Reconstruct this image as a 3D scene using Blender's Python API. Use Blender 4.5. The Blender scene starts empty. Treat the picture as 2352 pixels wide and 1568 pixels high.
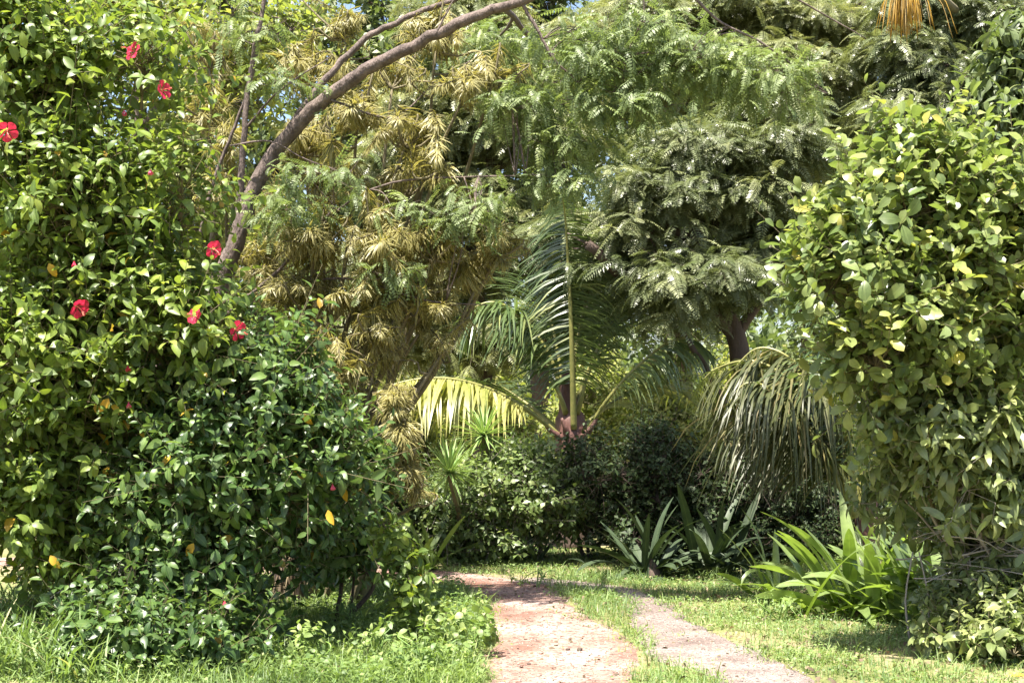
import bpy, math, random
import numpy as np

# ------------------------------------------------------------------ basics
sc = bpy.context.scene
COL = sc.collection
F = 3231.0            # focal length in pixels of a 2352 px wide frame
EYE = 1.6
HORI = 947.0          # eye level in that frame
UP = np.array([0.0, 0.0, 1.0])


def hgt(x, y):
    x = np.asarray(x, float); y = np.asarray(y, float)
    h = 0.018 * np.sin(x * 1.3 + 0.6 * y) + 0.016 * np.sin(y * 1.7 - 0.5 * x + 1.0)
    h += 0.10 * np.clip((-x - 0.8) / 3.0, 0, 1) + 0.10 * np.clip((x - 2.2) / 3.0, 0, 1)
    return h


def at(u, v, d):
    """A point of the place seen at (u, v) and standing d metres away."""
    return np.array([(u - 1176.0) / F * d, d, EYE + (HORI - v) / F * d])


def gpt(u, v):
    d = EYE * F / (v - HORI)
    return np.array([(u - 1176.0) / F * d, d])


def norm(a):
    return a / np.maximum(np.linalg.norm(a, axis=-1, keepdims=True), 1e-9)


def frame(d, n):
    Y = norm(d)
    X = np.cross(Y, n)
    l = np.linalg.norm(X, axis=-1, keepdims=True)
    X = np.where(l < 1e-4, np.cross(Y, np.array([1.0, 0.13, 0.07])), X)
    X = norm(X)
    return X, Y, np.cross(X, Y)


class MB:
    def __init__(s):
        s.v = []; s.l = []; s.n = []; s.uv = []; s.r = []; s.c = 0

    def add(s, V, loops, sizes, uv=None, rnd=0.5):
        V = np.asarray(V, float)
        loops = np.asarray(loops, np.int64)
        s.v.append(V); s.l.append(loops + s.c); s.n.append(np.asarray(sizes, np.int64))
        if uv is None:
            uv = np.zeros((len(V), 2))
        s.uv.append(np.asarray(uv, float)[loops])
        s.r.append(np.full(len(V), rnd) if np.isscalar(rnd) else np.asarray(rnd, float))
        s.c += len(V)

    def inst(s, T, P, X, Y, Z, S, rnd):
        V, loops, sizes, uv = T
        n = len(P)
        if n == 0:
            return
        S = np.asarray(S, float)
        if S.ndim == 1:
            S = np.stack([S, S, S], 1)
        W = (P[:, None, :] + V[None, :, 0:1] * (X * S[:, 0:1])[:, None, :]
             + V[None, :, 1:2] * (Y * S[:, 1:2])[:, None, :] + V[None, :, 2:3] * (Z * S[:, 2:3])[:, None, :])
        m = len(V)
        L = (loops[None, :] + (np.arange(n) * m)[:, None]).ravel()
        s.v.append(W.reshape(-1, 3)); s.l.append(L + s.c); s.n.append(np.tile(sizes, n))
        s.uv.append(np.tile(uv[loops], (n, 1))); s.r.append(np.repeat(rnd, m)); s.c += n * m

    def tube(s, pts, rad, sides=8, rnd=0.5, wob=0.0, seed=0):
        pts = np.asarray(pts, float); k = len(pts)
        rad = np.broadcast_to(np.asarray(rad, float), (k,)).copy()
        t = norm(np.gradient(pts, axis=0))
        ref = np.array([0.31, 0.9, 0.2]) if abs(t[0] @ np.array([0.31, 0.9, 0.2])) < 0.85 else np.array([1.0, 0, 0.1])
        X = norm(np.cross(t, ref)); Y = np.cross(t, X)
        a = np.arange(sides) / sides * 2 * math.pi
        R = rad[:, None] * np.ones((1, sides))
        if wob:
            g = np.random.default_rng(seed)
            R = R * (1 + wob * g.normal(size=(k, sides)))
        V = pts[:, None, :] + R[:, :, None] * (np.cos(a)[None, :, None] * X[:, None, :] + np.sin(a)[None, :, None] * Y[:, None, :])
        i = np.arange(k - 1)[:, None] * sides; j = np.arange(sides)[None, :]; j2 = (j + 1) % sides
        q = np.stack([i + j, i + j2, i + sides + j2, i + sides + j], -1).reshape(-1, 4)
        loops = np.concatenate([q.ravel(), np.arange(sides)[::-1], np.arange(sides) + (k - 1) * sides])
        sizes = np.concatenate([np.full(len(q), 4), [sides, sides]])
        uv = np.stack([np.tile(np.arange(sides) / sides, k), np.repeat(np.arange(k) * 0.3, sides)], 1)
        s.add(V.reshape(-1, 3), loops, sizes, uv, rnd)

    def build(s, name, mat, parent=None, smooth=True):
        V = np.concatenate(s.v) if s.v else np.zeros((0, 3))
        L = np.concatenate(s.l) if s.l else np.zeros(0, np.int64)
        N = np.concatenate(s.n) if s.n else np.zeros(0, np.int64)
        origin = np.zeros(3)
        me = bpy.data.meshes.new(name)
        me.vertices.add(len(V)); me.loops.add(len(L)); me.polygons.add(len(N))
        if parent is not None:
            origin = world_loc(parent)
        elif len(V):
            origin = np.array([V[:, 0].mean(), V[:, 1].mean(), V[:, 2].min()])
        me.vertices.foreach_set('co', (V - origin).astype(np.float32).ravel())
        me.loops.foreach_set('vertex_index', L.astype(np.int32))
        st = np.concatenate([[0], np.cumsum(N)[:-1]]) if len(N) else N
        me.polygons.foreach_set('loop_start', st.astype(np.int32))
        me.polygons.foreach_set('use_smooth', np.full(len(N), smooth))
        me.update(calc_edges=True)
        ua = me.attributes.new('UVMap', 'FLOAT2', 'CORNER')
        ua.data.foreach_set('vector', (np.concatenate(s.uv) if s.uv else np.zeros((0, 2))).astype(np.float32).ravel())
        ra = me.attributes.new('rnd', 'FLOAT', 'POINT')
        ra.data.foreach_set('value', (np.concatenate(s.r) if s.r else np.zeros(0)).astype(np.float32))
        me.validate(clean_customdata=False)
        if mat is not None:
            me.materials.append(mat)
        o = bpy.data.objects.new(name, me); COL.objects.link(o)
        if parent is not None:
            o.parent = parent
        else:
            o.location = origin
        o['wx'], o['wy'], o['wz'] = [float(c) for c in origin]
        return o


def world_loc(o):
    return np.array([o['wx'], o['wy'], o['wz']])


def tag(o, label=None, cat=None, group=None, kind=None):
    if label: o['label'] = label
    if cat: o['category'] = cat
    if group: o['group'] = group
    if kind: o['kind'] = kind
    return o


def thing(name, loc, label, cat, group=None):
    o = bpy.data.objects.new(name, None); COL.objects.link(o)
    o.empty_display_size = 0.2
    o.location = loc
    o['wx'], o['wy'], o['wz'] = [float(c) for c in loc]
    return tag(o, label, cat, group)


def smooth_path(pts, per=6):
    p = np.asarray(pts, float)
    if len(p) < 3:
        t = np.linspace(0, 1, per + 1)[:, None]
        return p[0] * (1 - t) + p[-1] * t
    q = np.concatenate([[2 * p[0] - p[1]], p, [2 * p[-1] - p[-2]]])
    out = []
    for i in range(1, len(q) - 2):
        for t in np.arange(per) / per:
            a, b, c, d = q[i - 1], q[i], q[i + 1], q[i + 2]
            out.append(0.5 * (2 * b + (c - a) * t + (2 * a - 5 * b + 4 * c - d) * t * t + (3 * b - a - 3 * c + d) * t ** 3))
    out.append(q[-2])
    return np.array(out)


# ------------------------------------------------------------------ leaf shapes
def leaf_tpl(nseg=4, w=0.22, prof='ovate', fold=0.25, droop=0.5, twist=0.0, stalk=0.08):
    t = np.linspace(0, 1, nseg + 1)
    if prof == 'ovate':
        hw = t ** 0.6 * (1 - t) ** 0.85
    elif prof == 'obovate':
        hw = t ** 0.8 * (1 - t) ** 0.45
    elif prof == 'lance':
        hw = t ** 0.7 * (1 - t) ** 0.8
    else:
        hw = np.minimum(1, t * 8 + 0.55) * (1 - t ** 3) ** 0.8
    hw = hw / hw.max() * w
    a = -droop * t
    y = stalk + np.concatenate([[0], np.cumsum(np.cos((a[1:] + a[:-1]) / 2))]) / nseg * (1 - stalk)
    z = np.concatenate([[0], np.cumsum(np.sin((a[1:] + a[:-1]) / 2))]) / nseg
    V = [[0, y[0], z[0]]]; uv = [[0.5, 0]]
    for i in range(1, nseg):
        tw = twist * t[i]
        for sx in (-1, 0, 1):
            V.append([sx * hw[i] * math.cos(tw), y[i], z[i] + abs(sx) * fold * hw[i] + sx * hw[i] * math.sin(tw)])
            uv.append([0.5 + 0.5 * sx, t[i]])
    V.append([0, y[-1], z[-1]]); uv.append([0.5, 1])
    loops, sizes = [], []
    for f in ([0, 2, 1], [0, 3, 2]):
        loops += f; sizes.append(3)
    for i in range(nseg - 2):
        b = 1 + 3 * i
        for k in (0, 1):
            loops += [b + k, b + k + 1, b + k + 4, b + k + 3]; sizes.append(4)
    b = 1 + 3 * (nseg - 2); e = len(V) - 1
    for k in (0, 1):
        loops += [b + k, b + k + 1, e]; sizes.append(3)
    return (np.array(V, float), np.array(loops), np.array(sizes), np.array(uv, float))


def strip_tpl(nseg=4, w=0.05, droop=1.0, tip=0.12, base=0.6):
    t = np.linspace(0, 1, nseg + 1)
    hw = w * np.minimum(1, base + t * 3) * np.maximum(tip, (1 - t ** 2.2))
    a = -droop * t
    y = np.concatenate([[0], np.cumsum(np.cos((a[1:] + a[:-1]) / 2))]) / nseg
    z = np.concatenate([[0], np.cumsum(np.sin((a[1:] + a[:-1]) / 2))]) / nseg
    V, uv, loops, sizes = [], [], [], []
    for i in range(nseg + 1):
        V += [[-hw[i], y[i], z[i]], [hw[i], y[i], z[i]]]; uv += [[0, t[i]], [1, t[i]]]
    for i in range(nseg):
        b = 2 * i
        loops += [b, b + 1, b + 3, b + 2]; sizes.append(4)
    return (np.array(V, float), np.array(loops), np.array(sizes), np.array(uv, float))


def merge_tpl(parts):
    V, L, N, U, c = [], [], [], [], 0
    for v, l, n, u in parts:
        V.append(v); L.append(l + c); N.append(n); U.append(u); c += len(v)
    return (np.concatenate(V), np.concatenate(L), np.concatenate(N), np.concatenate(U))


def diamond(p, d, n, ln, w):
    X, Y, Z = frame(np.array([d], float), np.array([n], float))
    X, Y, Z = X[0], Y[0], Z[0]
    p = np.array(p, float)
    V = np.array([p, p + Y * ln * 0.45 + X * w, p + Y * ln - Z * ln * 0.12, p + Y * ln * 0.45 - X * w])
    return (V, np.array([0, 1, 2, 3]), np.array([4]), np.array([[0.5, 0], [1, .5], [.5, 1], [0, .5]], float))


def pinnate_tpl(pairs=10, ln=0.24, w=0.035, droop=0.9, ang=65, seed=0, taper=0.45, hang=0.15):
    """A feather-shaped compound leaf one unit long: rachis and pairs of leaflets."""
    g = np.random.default_rng(seed)
    parts = []
    n = pairs
    t = np.linspace(0.12, 1, n)
    a = -droop * t
    P = np.zeros((n, 3)); y = z = 0; pt = 0
    for i in range(n):
        dt = t[i] - pt; pt = t[i]
        y += dt * math.cos(a[i]); z += dt * math.sin(a[i]); P[i] = [0, y, z]
        T = np.array([0, math.cos(a[i]), math.sin(a[i])])
        nn = np.array([0, -math.sin(a[i]), math.cos(a[i])])
        s = (1 - taper * abs(2 * t[i] - 0.9) ** 1.5)
        for sx in (-1, 1):
            an = math.radians(ang + g.uniform(-8, 8))
            d = T * math.cos(an) + np.array([sx * math.sin(an), 0, 0]) - nn * hang * g.uniform(0.3, 1.6)
            parts.append(diamond(P[i], d, nn, ln * s * g.uniform(0.85, 1.1), w))
    rp = strip_tpl(4, 0.012, droop)
    parts.append(rp)
    return merge_tpl(parts)


LEAF_HIB = [leaf_tpl(4, 0.215, 'ovate', f, d, tw) for f, d, tw in ((0.3, 0.5, 0.1), (0.15, 0.9, -0.3), (0.4, 0.2, 0.3), (0.2, 1.2, 0.2))]
LEAF_OBO = [leaf_tpl(5, 0.27, 'obovate', f, d, tw) for f, d, tw in ((0.2, 0.4, 0.1), (0.1, 0.8, -0.3), (0.35, 0.1, 0.3))]
LEAF_LANCE = [leaf_tpl(4, 0.14, 'lance', f, d, tw) for f, d, tw in ((0.3, 0.6, 0.1), (0.2, 1.0, -0.2), (0.3, 1.4, 0.2))]
LEAF_SMALL = [leaf_tpl(2, 0.27, 'ovate', f, d, 0) for f, d in ((0.3, 0.4), (0.15, 0.9))]
FERN = [pinnate_tpl(14, 0.22, 0.020, d, 66, s, 0.5) for s, d in ((1, 0.7), (2, 1.1), (3, 0.4))]
FEATHER = [pinnate_tpl(11, 0.21, 0.034, d, 62, s + 10, 0.4, 0.3) for s, d in ((1, 0.9), (2, 1.3), (3, 0.5))]
PRISM = (np.array([[math.cos(a) * k, yy, math.sin(a) * k] for yy, k in ((0, 1), (1, 0.55)) for a in (0, 2.1, 4.2)]),
         np.array([0, 1, 4, 3, 1, 2, 5, 4, 2, 0, 3, 5]), np.array([4, 4, 4]), np.zeros((6, 2)))


# ------------------------------------------------------------------ materials
def mat_new(name):
    m = bpy.data.materials.new(name); m.use_nodes = True
    nt = m.node_tree; nt.nodes.clear()
    return m, nt, nt.nodes, nt.links


def ramp(N, stops):
    r = N.new('ShaderNodeValToRGB'); e = r.color_ramp.elements
    while len(e) < len(stops): e.new(0.5)
    for i, (p, c) in enumerate(stops):
        e[i].position = p; e[i].color = (c[0], c[1], c[2], 1)
    return r


def leaf_mat(name, stops, rough=0.42, trans=0.35, tcol=(1.25, 1.35, 0.55), rib=0.25, under=0.35, stripe=None, spec=0.5, split=None):
    m, nt, N, L = mat_new(name)
    at_ = N.new('ShaderNodeAttribute'); at_.attribute_name = 'rnd'
    r = ramp(N, stops); L.new(at_.outputs['Fac'], r.inputs['Fac'])
    col = r.outputs['Color']
    uv = N.new('ShaderNodeUVMap'); uv.uv_map = 'UVMap'
    sp = N.new('ShaderNodeSeparateXYZ'); L.new(uv.outputs['UV'], sp.inputs[0])
    sub = N.new('ShaderNodeMath'); sub.operation = 'SUBTRACT'; L.new(sp.outputs['X'], sub.inputs[0]); sub.inputs[1].default_value = 0.5
    ab = N.new('ShaderNodeMath'); ab.operation = 'ABSOLUTE'; L.new(sub.outputs[0], ab.inputs[0])
    mr = N.new('ShaderNodeMapRange'); L.new(ab.outputs[0], mr.inputs['Value'])
    mx = N.new('ShaderNodeMix'); mx.data_type = 'RGBA'
    if stripe:
        mr.inputs['From Min'].default_value = 0.22; mr.inputs['From Max'].default_value = 0.30
        L.new(mr.outputs['Result'], mx.inputs['Factor'])
        L.new(col, mx.inputs[6]); mx.inputs[7].default_value = (*stripe, 1)
    else:
        mr.inputs['From Min'].default_value = 0.07; mr.inputs['From Max'].default_value = 0.0
        mr.inputs['To Max'].default_value = rib
        L.new(mr.outputs['Result'], mx.inputs['Factor'])
        L.new(col, mx.inputs[6]); mx.inputs[7].default_value = (0.30, 0.36, 0.14, 1)
    col = mx.outputs[2]
    # mottling across the blade
    no = N.new('ShaderNodeTexNoise'); no.inputs['Scale'].default_value = 14
    ge = N.new('ShaderNodeNewGeometry')
    L.new(ge.outputs['Position'], no.inputs['Vector'])
    hs = N.new('ShaderNodeHueSaturation')
    mv = N.new('ShaderNodeMapRange'); L.new(no.outputs['Fac'], mv.inputs['Value'])
    mv.inputs['From Min'].default_value = 0.3; mv.inputs['From Max'].default_value = 0.7
    mv.inputs['To Min'].default_value = 0.78; mv.inputs['To Max'].default_value = 1.22
    L.new(mv.outputs['Result'], hs.inputs['Value']); L.new(col, hs.inputs['Color'])
    col = hs.outputs['Color']
    # paler underside
    mu = N.new('ShaderNodeMix'); mu.data_type = 'RGBA'
    mf = N.new('ShaderNodeMath'); mf.operation = 'MULTIPLY'; L.new(ge.outputs['Backfacing'], mf.inputs[0]); mf.inputs[1].default_value = under
    L.new(mf.outputs[0], mu.inputs['Factor']); L.new(col, mu.inputs[6]); mu.inputs[7].default_value = (0.17, 0.22, 0.11, 1)
    col = mu.outputs[2]
    b = N.new('ShaderNodeBsdfPrincipled'); L.new(col, b.inputs['Base Color'])
    b.inputs['Roughness'].default_value = rough; b.inputs['Specular IOR Level'].default_value = spec
    tr = N.new('ShaderNodeBsdfTranslucent')
    mc = N.new('ShaderNodeMix'); mc.data_type = 'RGBA'; mc.blend_type = 'MULTIPLY'; mc.inputs['Factor'].default_value = 1
    L.new(col, mc.inputs[6]); mc.inputs[7].default_value = (*tcol, 1)
    L.new(mc.outputs[2], tr.inputs['Color'])
    ms = N.new('ShaderNodeMixShader'); ms.inputs[0].default_value = trans
    L.new(b.outputs[0], ms.inputs[1]); L.new(tr.outputs[0], ms.inputs[2])
    o = N.new('ShaderNodeOutputMaterial'); L.new(ms.outputs[0], o.inputs[0])
    return m


def bark_mat(name, c1, c2, scale=9, bump=0.5, rough=0.85):
    m, nt, N, L = mat_new(name)
    tc = N.new('ShaderNodeTexCoord')
    mp = N.new('ShaderNodeMapping'); mp.inputs['Scale'].default_value = (1, 1, 0.35); L.new(tc.outputs['Object'], mp.inputs[0])
    no = N.new('ShaderNodeTexNoise'); no.inputs['Scale'].default_value = scale; no.inputs['Detail'].default_value = 8; no.inputs['Roughness'].default_value = 0.7
    L.new(mp.outputs[0], no.inputs['Vector'])
    r = ramp(N, [(0.3, c1), (0.7, c2)]); L.new(no.outputs['Fac'], r.inputs['Fac'])
    b = N.new('ShaderNodeBsdfPrincipled'); L.new(r.outputs['Color'], b.inputs['Base Color']); b.inputs['Roughness'].default_value = rough
    n2 = N.new('ShaderNodeTexNoise'); n2.inputs['Scale'].default_value = scale * 4; n2.inputs['Detail'].default_value = 6
    L.new(mp.outputs[0], n2.inputs['Vector'])
    bu = N.new('ShaderNodeBump'); bu.inputs['Strength'].default_value = bump; bu.inputs['Distance'].default_value = 0.02
    L.new(n2.outputs['Fac'], bu.inputs['Height']); L.new(bu.outputs[0], b.inputs['Normal'])
    o = N.new('ShaderNodeOutputMaterial'); L.new(b.outputs[0], o.inputs[0])
    return m


def plain_mat(name, c1, c2, rough=0.6, trans=0.0, scale=20):
    m, nt, N, L = mat_new(name)
    tc = N.new('ShaderNodeTexCoord')
    no = N.new('ShaderNodeTexNoise'); no.inputs['Scale'].default_value = scale; L.new(tc.outputs['Object'], no.inputs['Vector'])
    r = ramp(N, [(0.3, c1), (0.7, c2)]); L.new(no.outputs['Fac'], r.inputs['Fac'])
    b = N.new('ShaderNodeBsdfPrincipled'); L.new(r.outputs[0], b.inputs['Base Color']); b.inputs['Roughness'].default_value = rough
    o = N.new('ShaderNodeOutputMaterial')
    if trans:
        tr = N.new('ShaderNodeBsdfTranslucent'); L.new(r.outputs[0], tr.inputs['Color'])
        ms = N.new('ShaderNodeMixShader'); ms.inputs[0].default_value = trans
        L.new(b.outputs[0], ms.inputs[1]); L.new(tr.outputs[0], ms.inputs[2]); L.new(ms.outputs[0], o.inputs[0])
    else:
        L.new(b.outputs[0], o.inputs[0])
    return m


def ground_mat(name, stops, big=1.2, fine=60, bump=0.4, speck=None, speck_scale=90, dist=0.015):
    m, nt, N, L = mat_new(name)
    tc = N.new('ShaderNodeTexCoord')
    a = N.new('ShaderNodeTexNoise'); a.inputs['Scale'].default_value = big; a.inputs['Detail'].default_value = 7; a.inputs['Roughness'].default_value = 0.62
    ge = N.new('ShaderNodeNewGeometry')
    L.new(ge.outputs['Position'], a.inputs['Vector'])
    r = ramp(N, stops); L.new(a.outputs['Fac'], r.inputs['Fac'])
    f = N.new('ShaderNodeTexNoise'); f.inputs['Scale'].default_value = fine; f.inputs['Detail'].default_value = 5
    L.new(ge.outputs['Position'], f.inputs['Vector'])
    hs = N.new('ShaderNodeHueSaturation')
    mv = N.new('ShaderNodeMapRange'); L.new(f.outputs['Fac'], mv.inputs['Value'])
    mv.inputs['From Min'].default_value = 0.25; mv.inputs['From Max'].default_value = 0.75; mv.inputs['To Min'].default_value = 0.72; mv.inputs['To Max'].default_value = 1.25
    L.new(mv.outputs[0], hs.inputs['Value']); L.new(r.outputs[0], hs.inputs['Color'])
    col = hs.outputs[0]
    if speck:
        vo = N.new('ShaderNodeTexVoronoi'); vo.inputs['Scale'].default_value = speck_scale
        L.new(ge.outputs['Position'], vo.inputs['Vector'])
        wr = ramp(N, [(0.0, (0, 0, 0)), (0.78, (0, 0, 0)), (0.86, (1, 1, 1))])
        sx = N.new('ShaderNodeSeparateColor'); L.new(vo.outputs['Color'], sx.inputs[0]); L.new(sx.outputs[0], wr.inputs['Fac'])
        mx = N.new('ShaderNodeMix'); mx.data_type = 'RGBA'; L.new(wr.outputs[0], mx.inputs['Factor']); L.new(col, mx.inputs[6]); mx.inputs[7].default_value = (*speck, 1)
        col = mx.outputs[2]
    b = N.new('ShaderNodeBsdfPrincipled'); L.new(col, b.inputs['Base Color']); b.inputs['Roughness'].default_value = 0.95; b.inputs['Specular IOR Level'].default_value = 0.15
    bu = N.new('ShaderNodeBump'); bu.inputs['Strength'].default_value = bump; bu.inputs['Distance'].default_value = dist
    ad = N.new('ShaderNodeMath'); ad.operation = 'ADD'; L.new(f.outputs['Fac'], ad.inputs[0]); L.new(a.outputs['Fac'], ad.inputs[1])
    L.new(ad.outputs[0], bu.inputs['Height']); L.new(bu.outputs[0], b.inputs['Normal'])
    o = N.new('ShaderNodeOutputMaterial'); L.new(b.outputs[0], o.inputs[0])
    return m


M = {}
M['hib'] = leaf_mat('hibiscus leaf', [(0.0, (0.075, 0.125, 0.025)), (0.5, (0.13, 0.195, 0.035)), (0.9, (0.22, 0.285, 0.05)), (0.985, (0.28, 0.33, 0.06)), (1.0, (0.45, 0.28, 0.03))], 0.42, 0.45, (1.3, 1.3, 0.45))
M['hib_shaded'] = leaf_mat('hibiscus leaf darkened for shade', [(0.0, (0.035, 0.075, 0.02)), (0.6, (0.066, 0.122, 0.03)), (0.985, (0.13, 0.20, 0.045)), (1.0, (0.40, 0.25, 0.03))], 0.40, 0.35)  # darker copy of the hibiscus leaf, shade of the lower growth put into the colour
M['round'] = leaf_mat('rounded glossy leaf', [(0.0, (0.10, 0.145, 0.045)), (0.5, (0.19, 0.235, 0.07)), (0.93, (0.32, 0.35, 0.11)), (1.0, (0.46, 0.40, 0.08))], 0.34, 0.38, under=0.5)
M['whorl'] = leaf_mat('narrow glossy leaf', [(0.0, (0.10, 0.135, 0.05)), (0.6, (0.18, 0.215, 0.08)), (1.0, (0.29, 0.31, 0.12))], 0.33, 0.32, under=0.5)
M['fern'] = leaf_mat('fine dark fern leaf', [(0.0, (0.09, 0.115, 0.05)), (0.6, (0.165, 0.19, 0.092)), (1.0, (0.29, 0.31, 0.16))], 0.36, 0.3, (1.15, 1.15, 0.6), 0, 0.3)
M['fern_pale'] = leaf_mat('fine pale fern leaf', [(0.0, (0.13, 0.155, 0.065)), (0.6, (0.22, 0.24, 0.105)), (1.0, (0.33, 0.34, 0.16))], 0.36, 0.35, (1.2, 1.15, 0.6), 0, 0.3)
M['feather'] = leaf_mat('feathery grey green leaflet', [(0.0, (0.12, 0.165, 0.06)), (0.6, (0.17, 0.22, 0.085)), (1.0, (0.27, 0.32, 0.11))], 0.5, 0.4, (1.2, 1.25, 0.6), 0, 0.4)
M['drac'] = leaf_mat('striped cream leaf', [(0.0, (0.06, 0.07, 0.015)), (1.0, (0.13, 0.125, 0.03))], 0.45, 0.42, (1.15, 1.1, 0.6), 0, 0.1, stripe=(0.52, 0.46, 0.19))
M['hedge'] = leaf_mat('hedge leaf darkened for shade', [(0.0, (0.015, 0.03, 0.010)), (0.7, (0.026, 0.046, 0.014)), (1.0, (0.045, 0.066, 0.02))], 0.55, 0.15, spec=0.25, under=0.1)  # colour taken nearly black to stand for the shade on the hedge
M['hedge_lit'] = leaf_mat('climber leaf', [(0.0, (0.08, 0.125, 0.035)), (0.7, (0.13, 0.18, 0.055)), (1.0, (0.21, 0.25, 0.08))], 0.42, 0.32)  # paler leaf colour stands for the sunlit left end of the hedge
M['sunny'] = leaf_mat('yellow green shrub leaf', [(0.0, (0.17, 0.20, 0.05)), (0.6, (0.26, 0.28, 0.075)), (1.0, (0.40, 0.37, 0.11))], 0.5, 0.45)
M['far'] = leaf_mat('far tree leaf', [(0.0, (0.08, 0.11, 0.045)), (0.6, (0.12, 0.155, 0.06)), (1.0, (0.19, 0.215, 0.085))], 0.45, 0.32)
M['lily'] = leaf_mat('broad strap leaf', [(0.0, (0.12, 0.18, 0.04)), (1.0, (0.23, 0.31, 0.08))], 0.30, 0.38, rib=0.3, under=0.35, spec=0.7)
M['lily_shaded'] = leaf_mat('strap leaf darkened for shade', [(0.0, (0.02, 0.036, 0.018)), (1.0, (0.038, 0.058, 0.028))], 0.5, 0.15, rib=0.1, under=0.1, spec=.3)  # copy of the strap leaf darkened for plants standing in shadow
M['yucca'] = leaf_mat('spiky pale edged leaf', [(0.0, (0.08, 0.18, 0.04)), (1.0, (0.14, 0.26, 0.06))], 0.4, 0.3, rib=0, stripe=(0.38, 0.46, 0.2))
M['palm'] = leaf_mat('palm leaflet', [(0.0, (0.055, 0.09, 0.035)), (0.7, (0.095, 0.135, 0.05)), (1.0, (0.22, 0.24, 0.09))], 0.27, 0.3, rib=0.1, spec=0.8)
M['palm_yellow'] = leaf_mat('yellowing palm leaflet', [(0.0, (0.20, 0.22, 0.055)), (0.6, (0.36, 0.34, 0.11)), (1.0, (0.56, 0.50, 0.22))], 0.36, 0.35, rib=0.1)
M['palm_brown'] = leaf_mat('hanging olive palm leaflet', [(0.0, (0.045, 0.058, 0.02)), (0.7, (0.085, 0.09, 0.033)), (1.0, (0.19, 0.155, 0.07))], 0.45, 0.3, rib=0.1)
M['grass'] = leaf_mat('grass blade', [(0.0, (0.09, 0.15, 0.045)), (0.5, (0.17, 0.25, 0.075)), (0.9, (0.28, 0.34, 0.12)), (1.0, (0.44, 0.40, 0.22))], 0.55, 0.38, rib=0)
M['cover'] = leaf_mat('ground cover leaf', [(0.0, (0.10, 0.165, 0.055)), (0.6, (0.20, 0.28, 0.09)), (1.0, (0.32, 0.38, 0.15))], 0.5, 0.38, rib=0.1)
M['weed'] = leaf_mat('weed leaf', [(0.0, (0.11, 0.18, 0.055)), (0.6, (0.21, 0.29, 0.08)), (1.0, (0.32, 0.37, 0.13))], 0.5, 0.42, rib=0.2)
M['dry'] = leaf_mat('dry straw', [(0.0, (0.07, 0.048, 0.028)), (0.6, (0.15, 0.11, 0.065)), (1.0, (0.28, 0.22, 0.13))], 0.8, 0.15, (1, 0.9, 0.7), 0, 0)
M['orange'] = leaf_mat('orange strand', [(0.0, (0.35, 0.20, 0.03)), (0.6, (0.55, 0.33, 0.03)), (1.0, (0.50, 0.42, 0.25))], 0.6, 0.3, (1.1, 0.9, 0.4), 0, 0)
M['yellow'] = leaf_mat('yellowed leaf', [(0.0, (0.55, 0.32, 0.03)), (1.0, (0.70, 0.45, 0.05))], 0.5, 0.35, (1.1, 0.9, 0.4), 0.1, 0)
M['bark'] = bark_mat('grey brown bark', (0.04, 0.027, 0.022), (0.20, 0.15, 0.13), 16, 1.0)
M['bark_dark'] = bark_mat('dark bark', (0.045, 0.03, 0.024), (0.11, 0.075, 0.06))
M['stem'] = bark_mat('greenish brown stem', (0.09, 0.075, 0.04), (0.18, 0.15, 0.08), 14, 0.3)
M['twig'] = bark_mat('pale twig', (0.22, 0.19, 0.16), (0.36, 0.32, 0.27), 14, 0.3)
M['sheath'] = bark_mat('red brown leaf base', (0.07, 0.032, 0.026), (0.17, 0.08, 0.066), 12, 0.4, 0.6)
M['rachis'] = plain_mat('palm rib', (0.16, 0.17, 0.05), (0.26, 0.24, 0.08), 0.4)
M['petal'] = plain_mat('red petal', (0.48, 0.012, 0.05), (0.80, 0.045, 0.12), 0.5, 0.35, 60)
M['petal_pink'] = plain_mat('pink petal', (0.60, 0.05, 0.14), (0.75, 0.12, 0.22), 0.5, 0.3)
M['stamen'] = plain_mat('stamen', (0.75, 0.10, 0.12), (0.80, 0.25, 0.15), 0.5)
M['calyx'] = plain_mat('calyx', (0.10, 0.18, 0.04), (0.16, 0.25, 0.05), 0.5)
M['pod'] = plain_mat('seed pod', (0.13, 0.15, 0.06), (0.22, 0.22, 0.09), 0.5)
M['stone'] = plain_mat('stone', (0.16, 0.12, 0.10), (0.38, 0.31, 0.27), 0.9)
M['white'] = plain_mat('white petal', (0.75, 0.75, 0.72), (0.85, 0.85, 0.85), 0.6, 0.2)
M['ground'] = ground_mat('soil and moss', [(0.3, (0.12, 0.13, 0.05)), (0.48, (0.17, 0.17, 0.07)), (0.62, (0.24, 0.19, 0.12)), (0.75, (0.27, 0.18, 0.13))], 0.9, 45, 0.5)
M['dirt'] = ground_mat('reddish dirt', [(0.32, (0.14, 0.068, 0.048)), (0.45, (0.235, 0.14, 0.112)), (0.56, (0.31, 0.215, 0.182)), (0.68, (0.40, 0.31, 0.28))], 1.5, 30, 1.0, (0.12, 0.075, 0.06), 45, 0.03)
M['gravel'] = ground_mat('pale gravel', [(0.30, (0.16, 0.115, 0.10)), (0.5, (0.27, 0.215, 0.195)), (0.70, (0.36, 0.31, 0.29))], 2.2, 60, 1.0, (0.14, 0.115, 0.105), 60, 0.04)


# ------------------------------------------------------------------ generic shrub / tree
def rand_unit(g, n):
    return norm(g.normal(size=(n, 3)))


def blobs_w(blobs):
    out = []
    for b in blobs:
        u, v, d, ru, rv, rd = b
        c = at(u, v, d)
        out.append((c, np.array([ru / F * d, rd, rv / F * d])))
    return out


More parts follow.
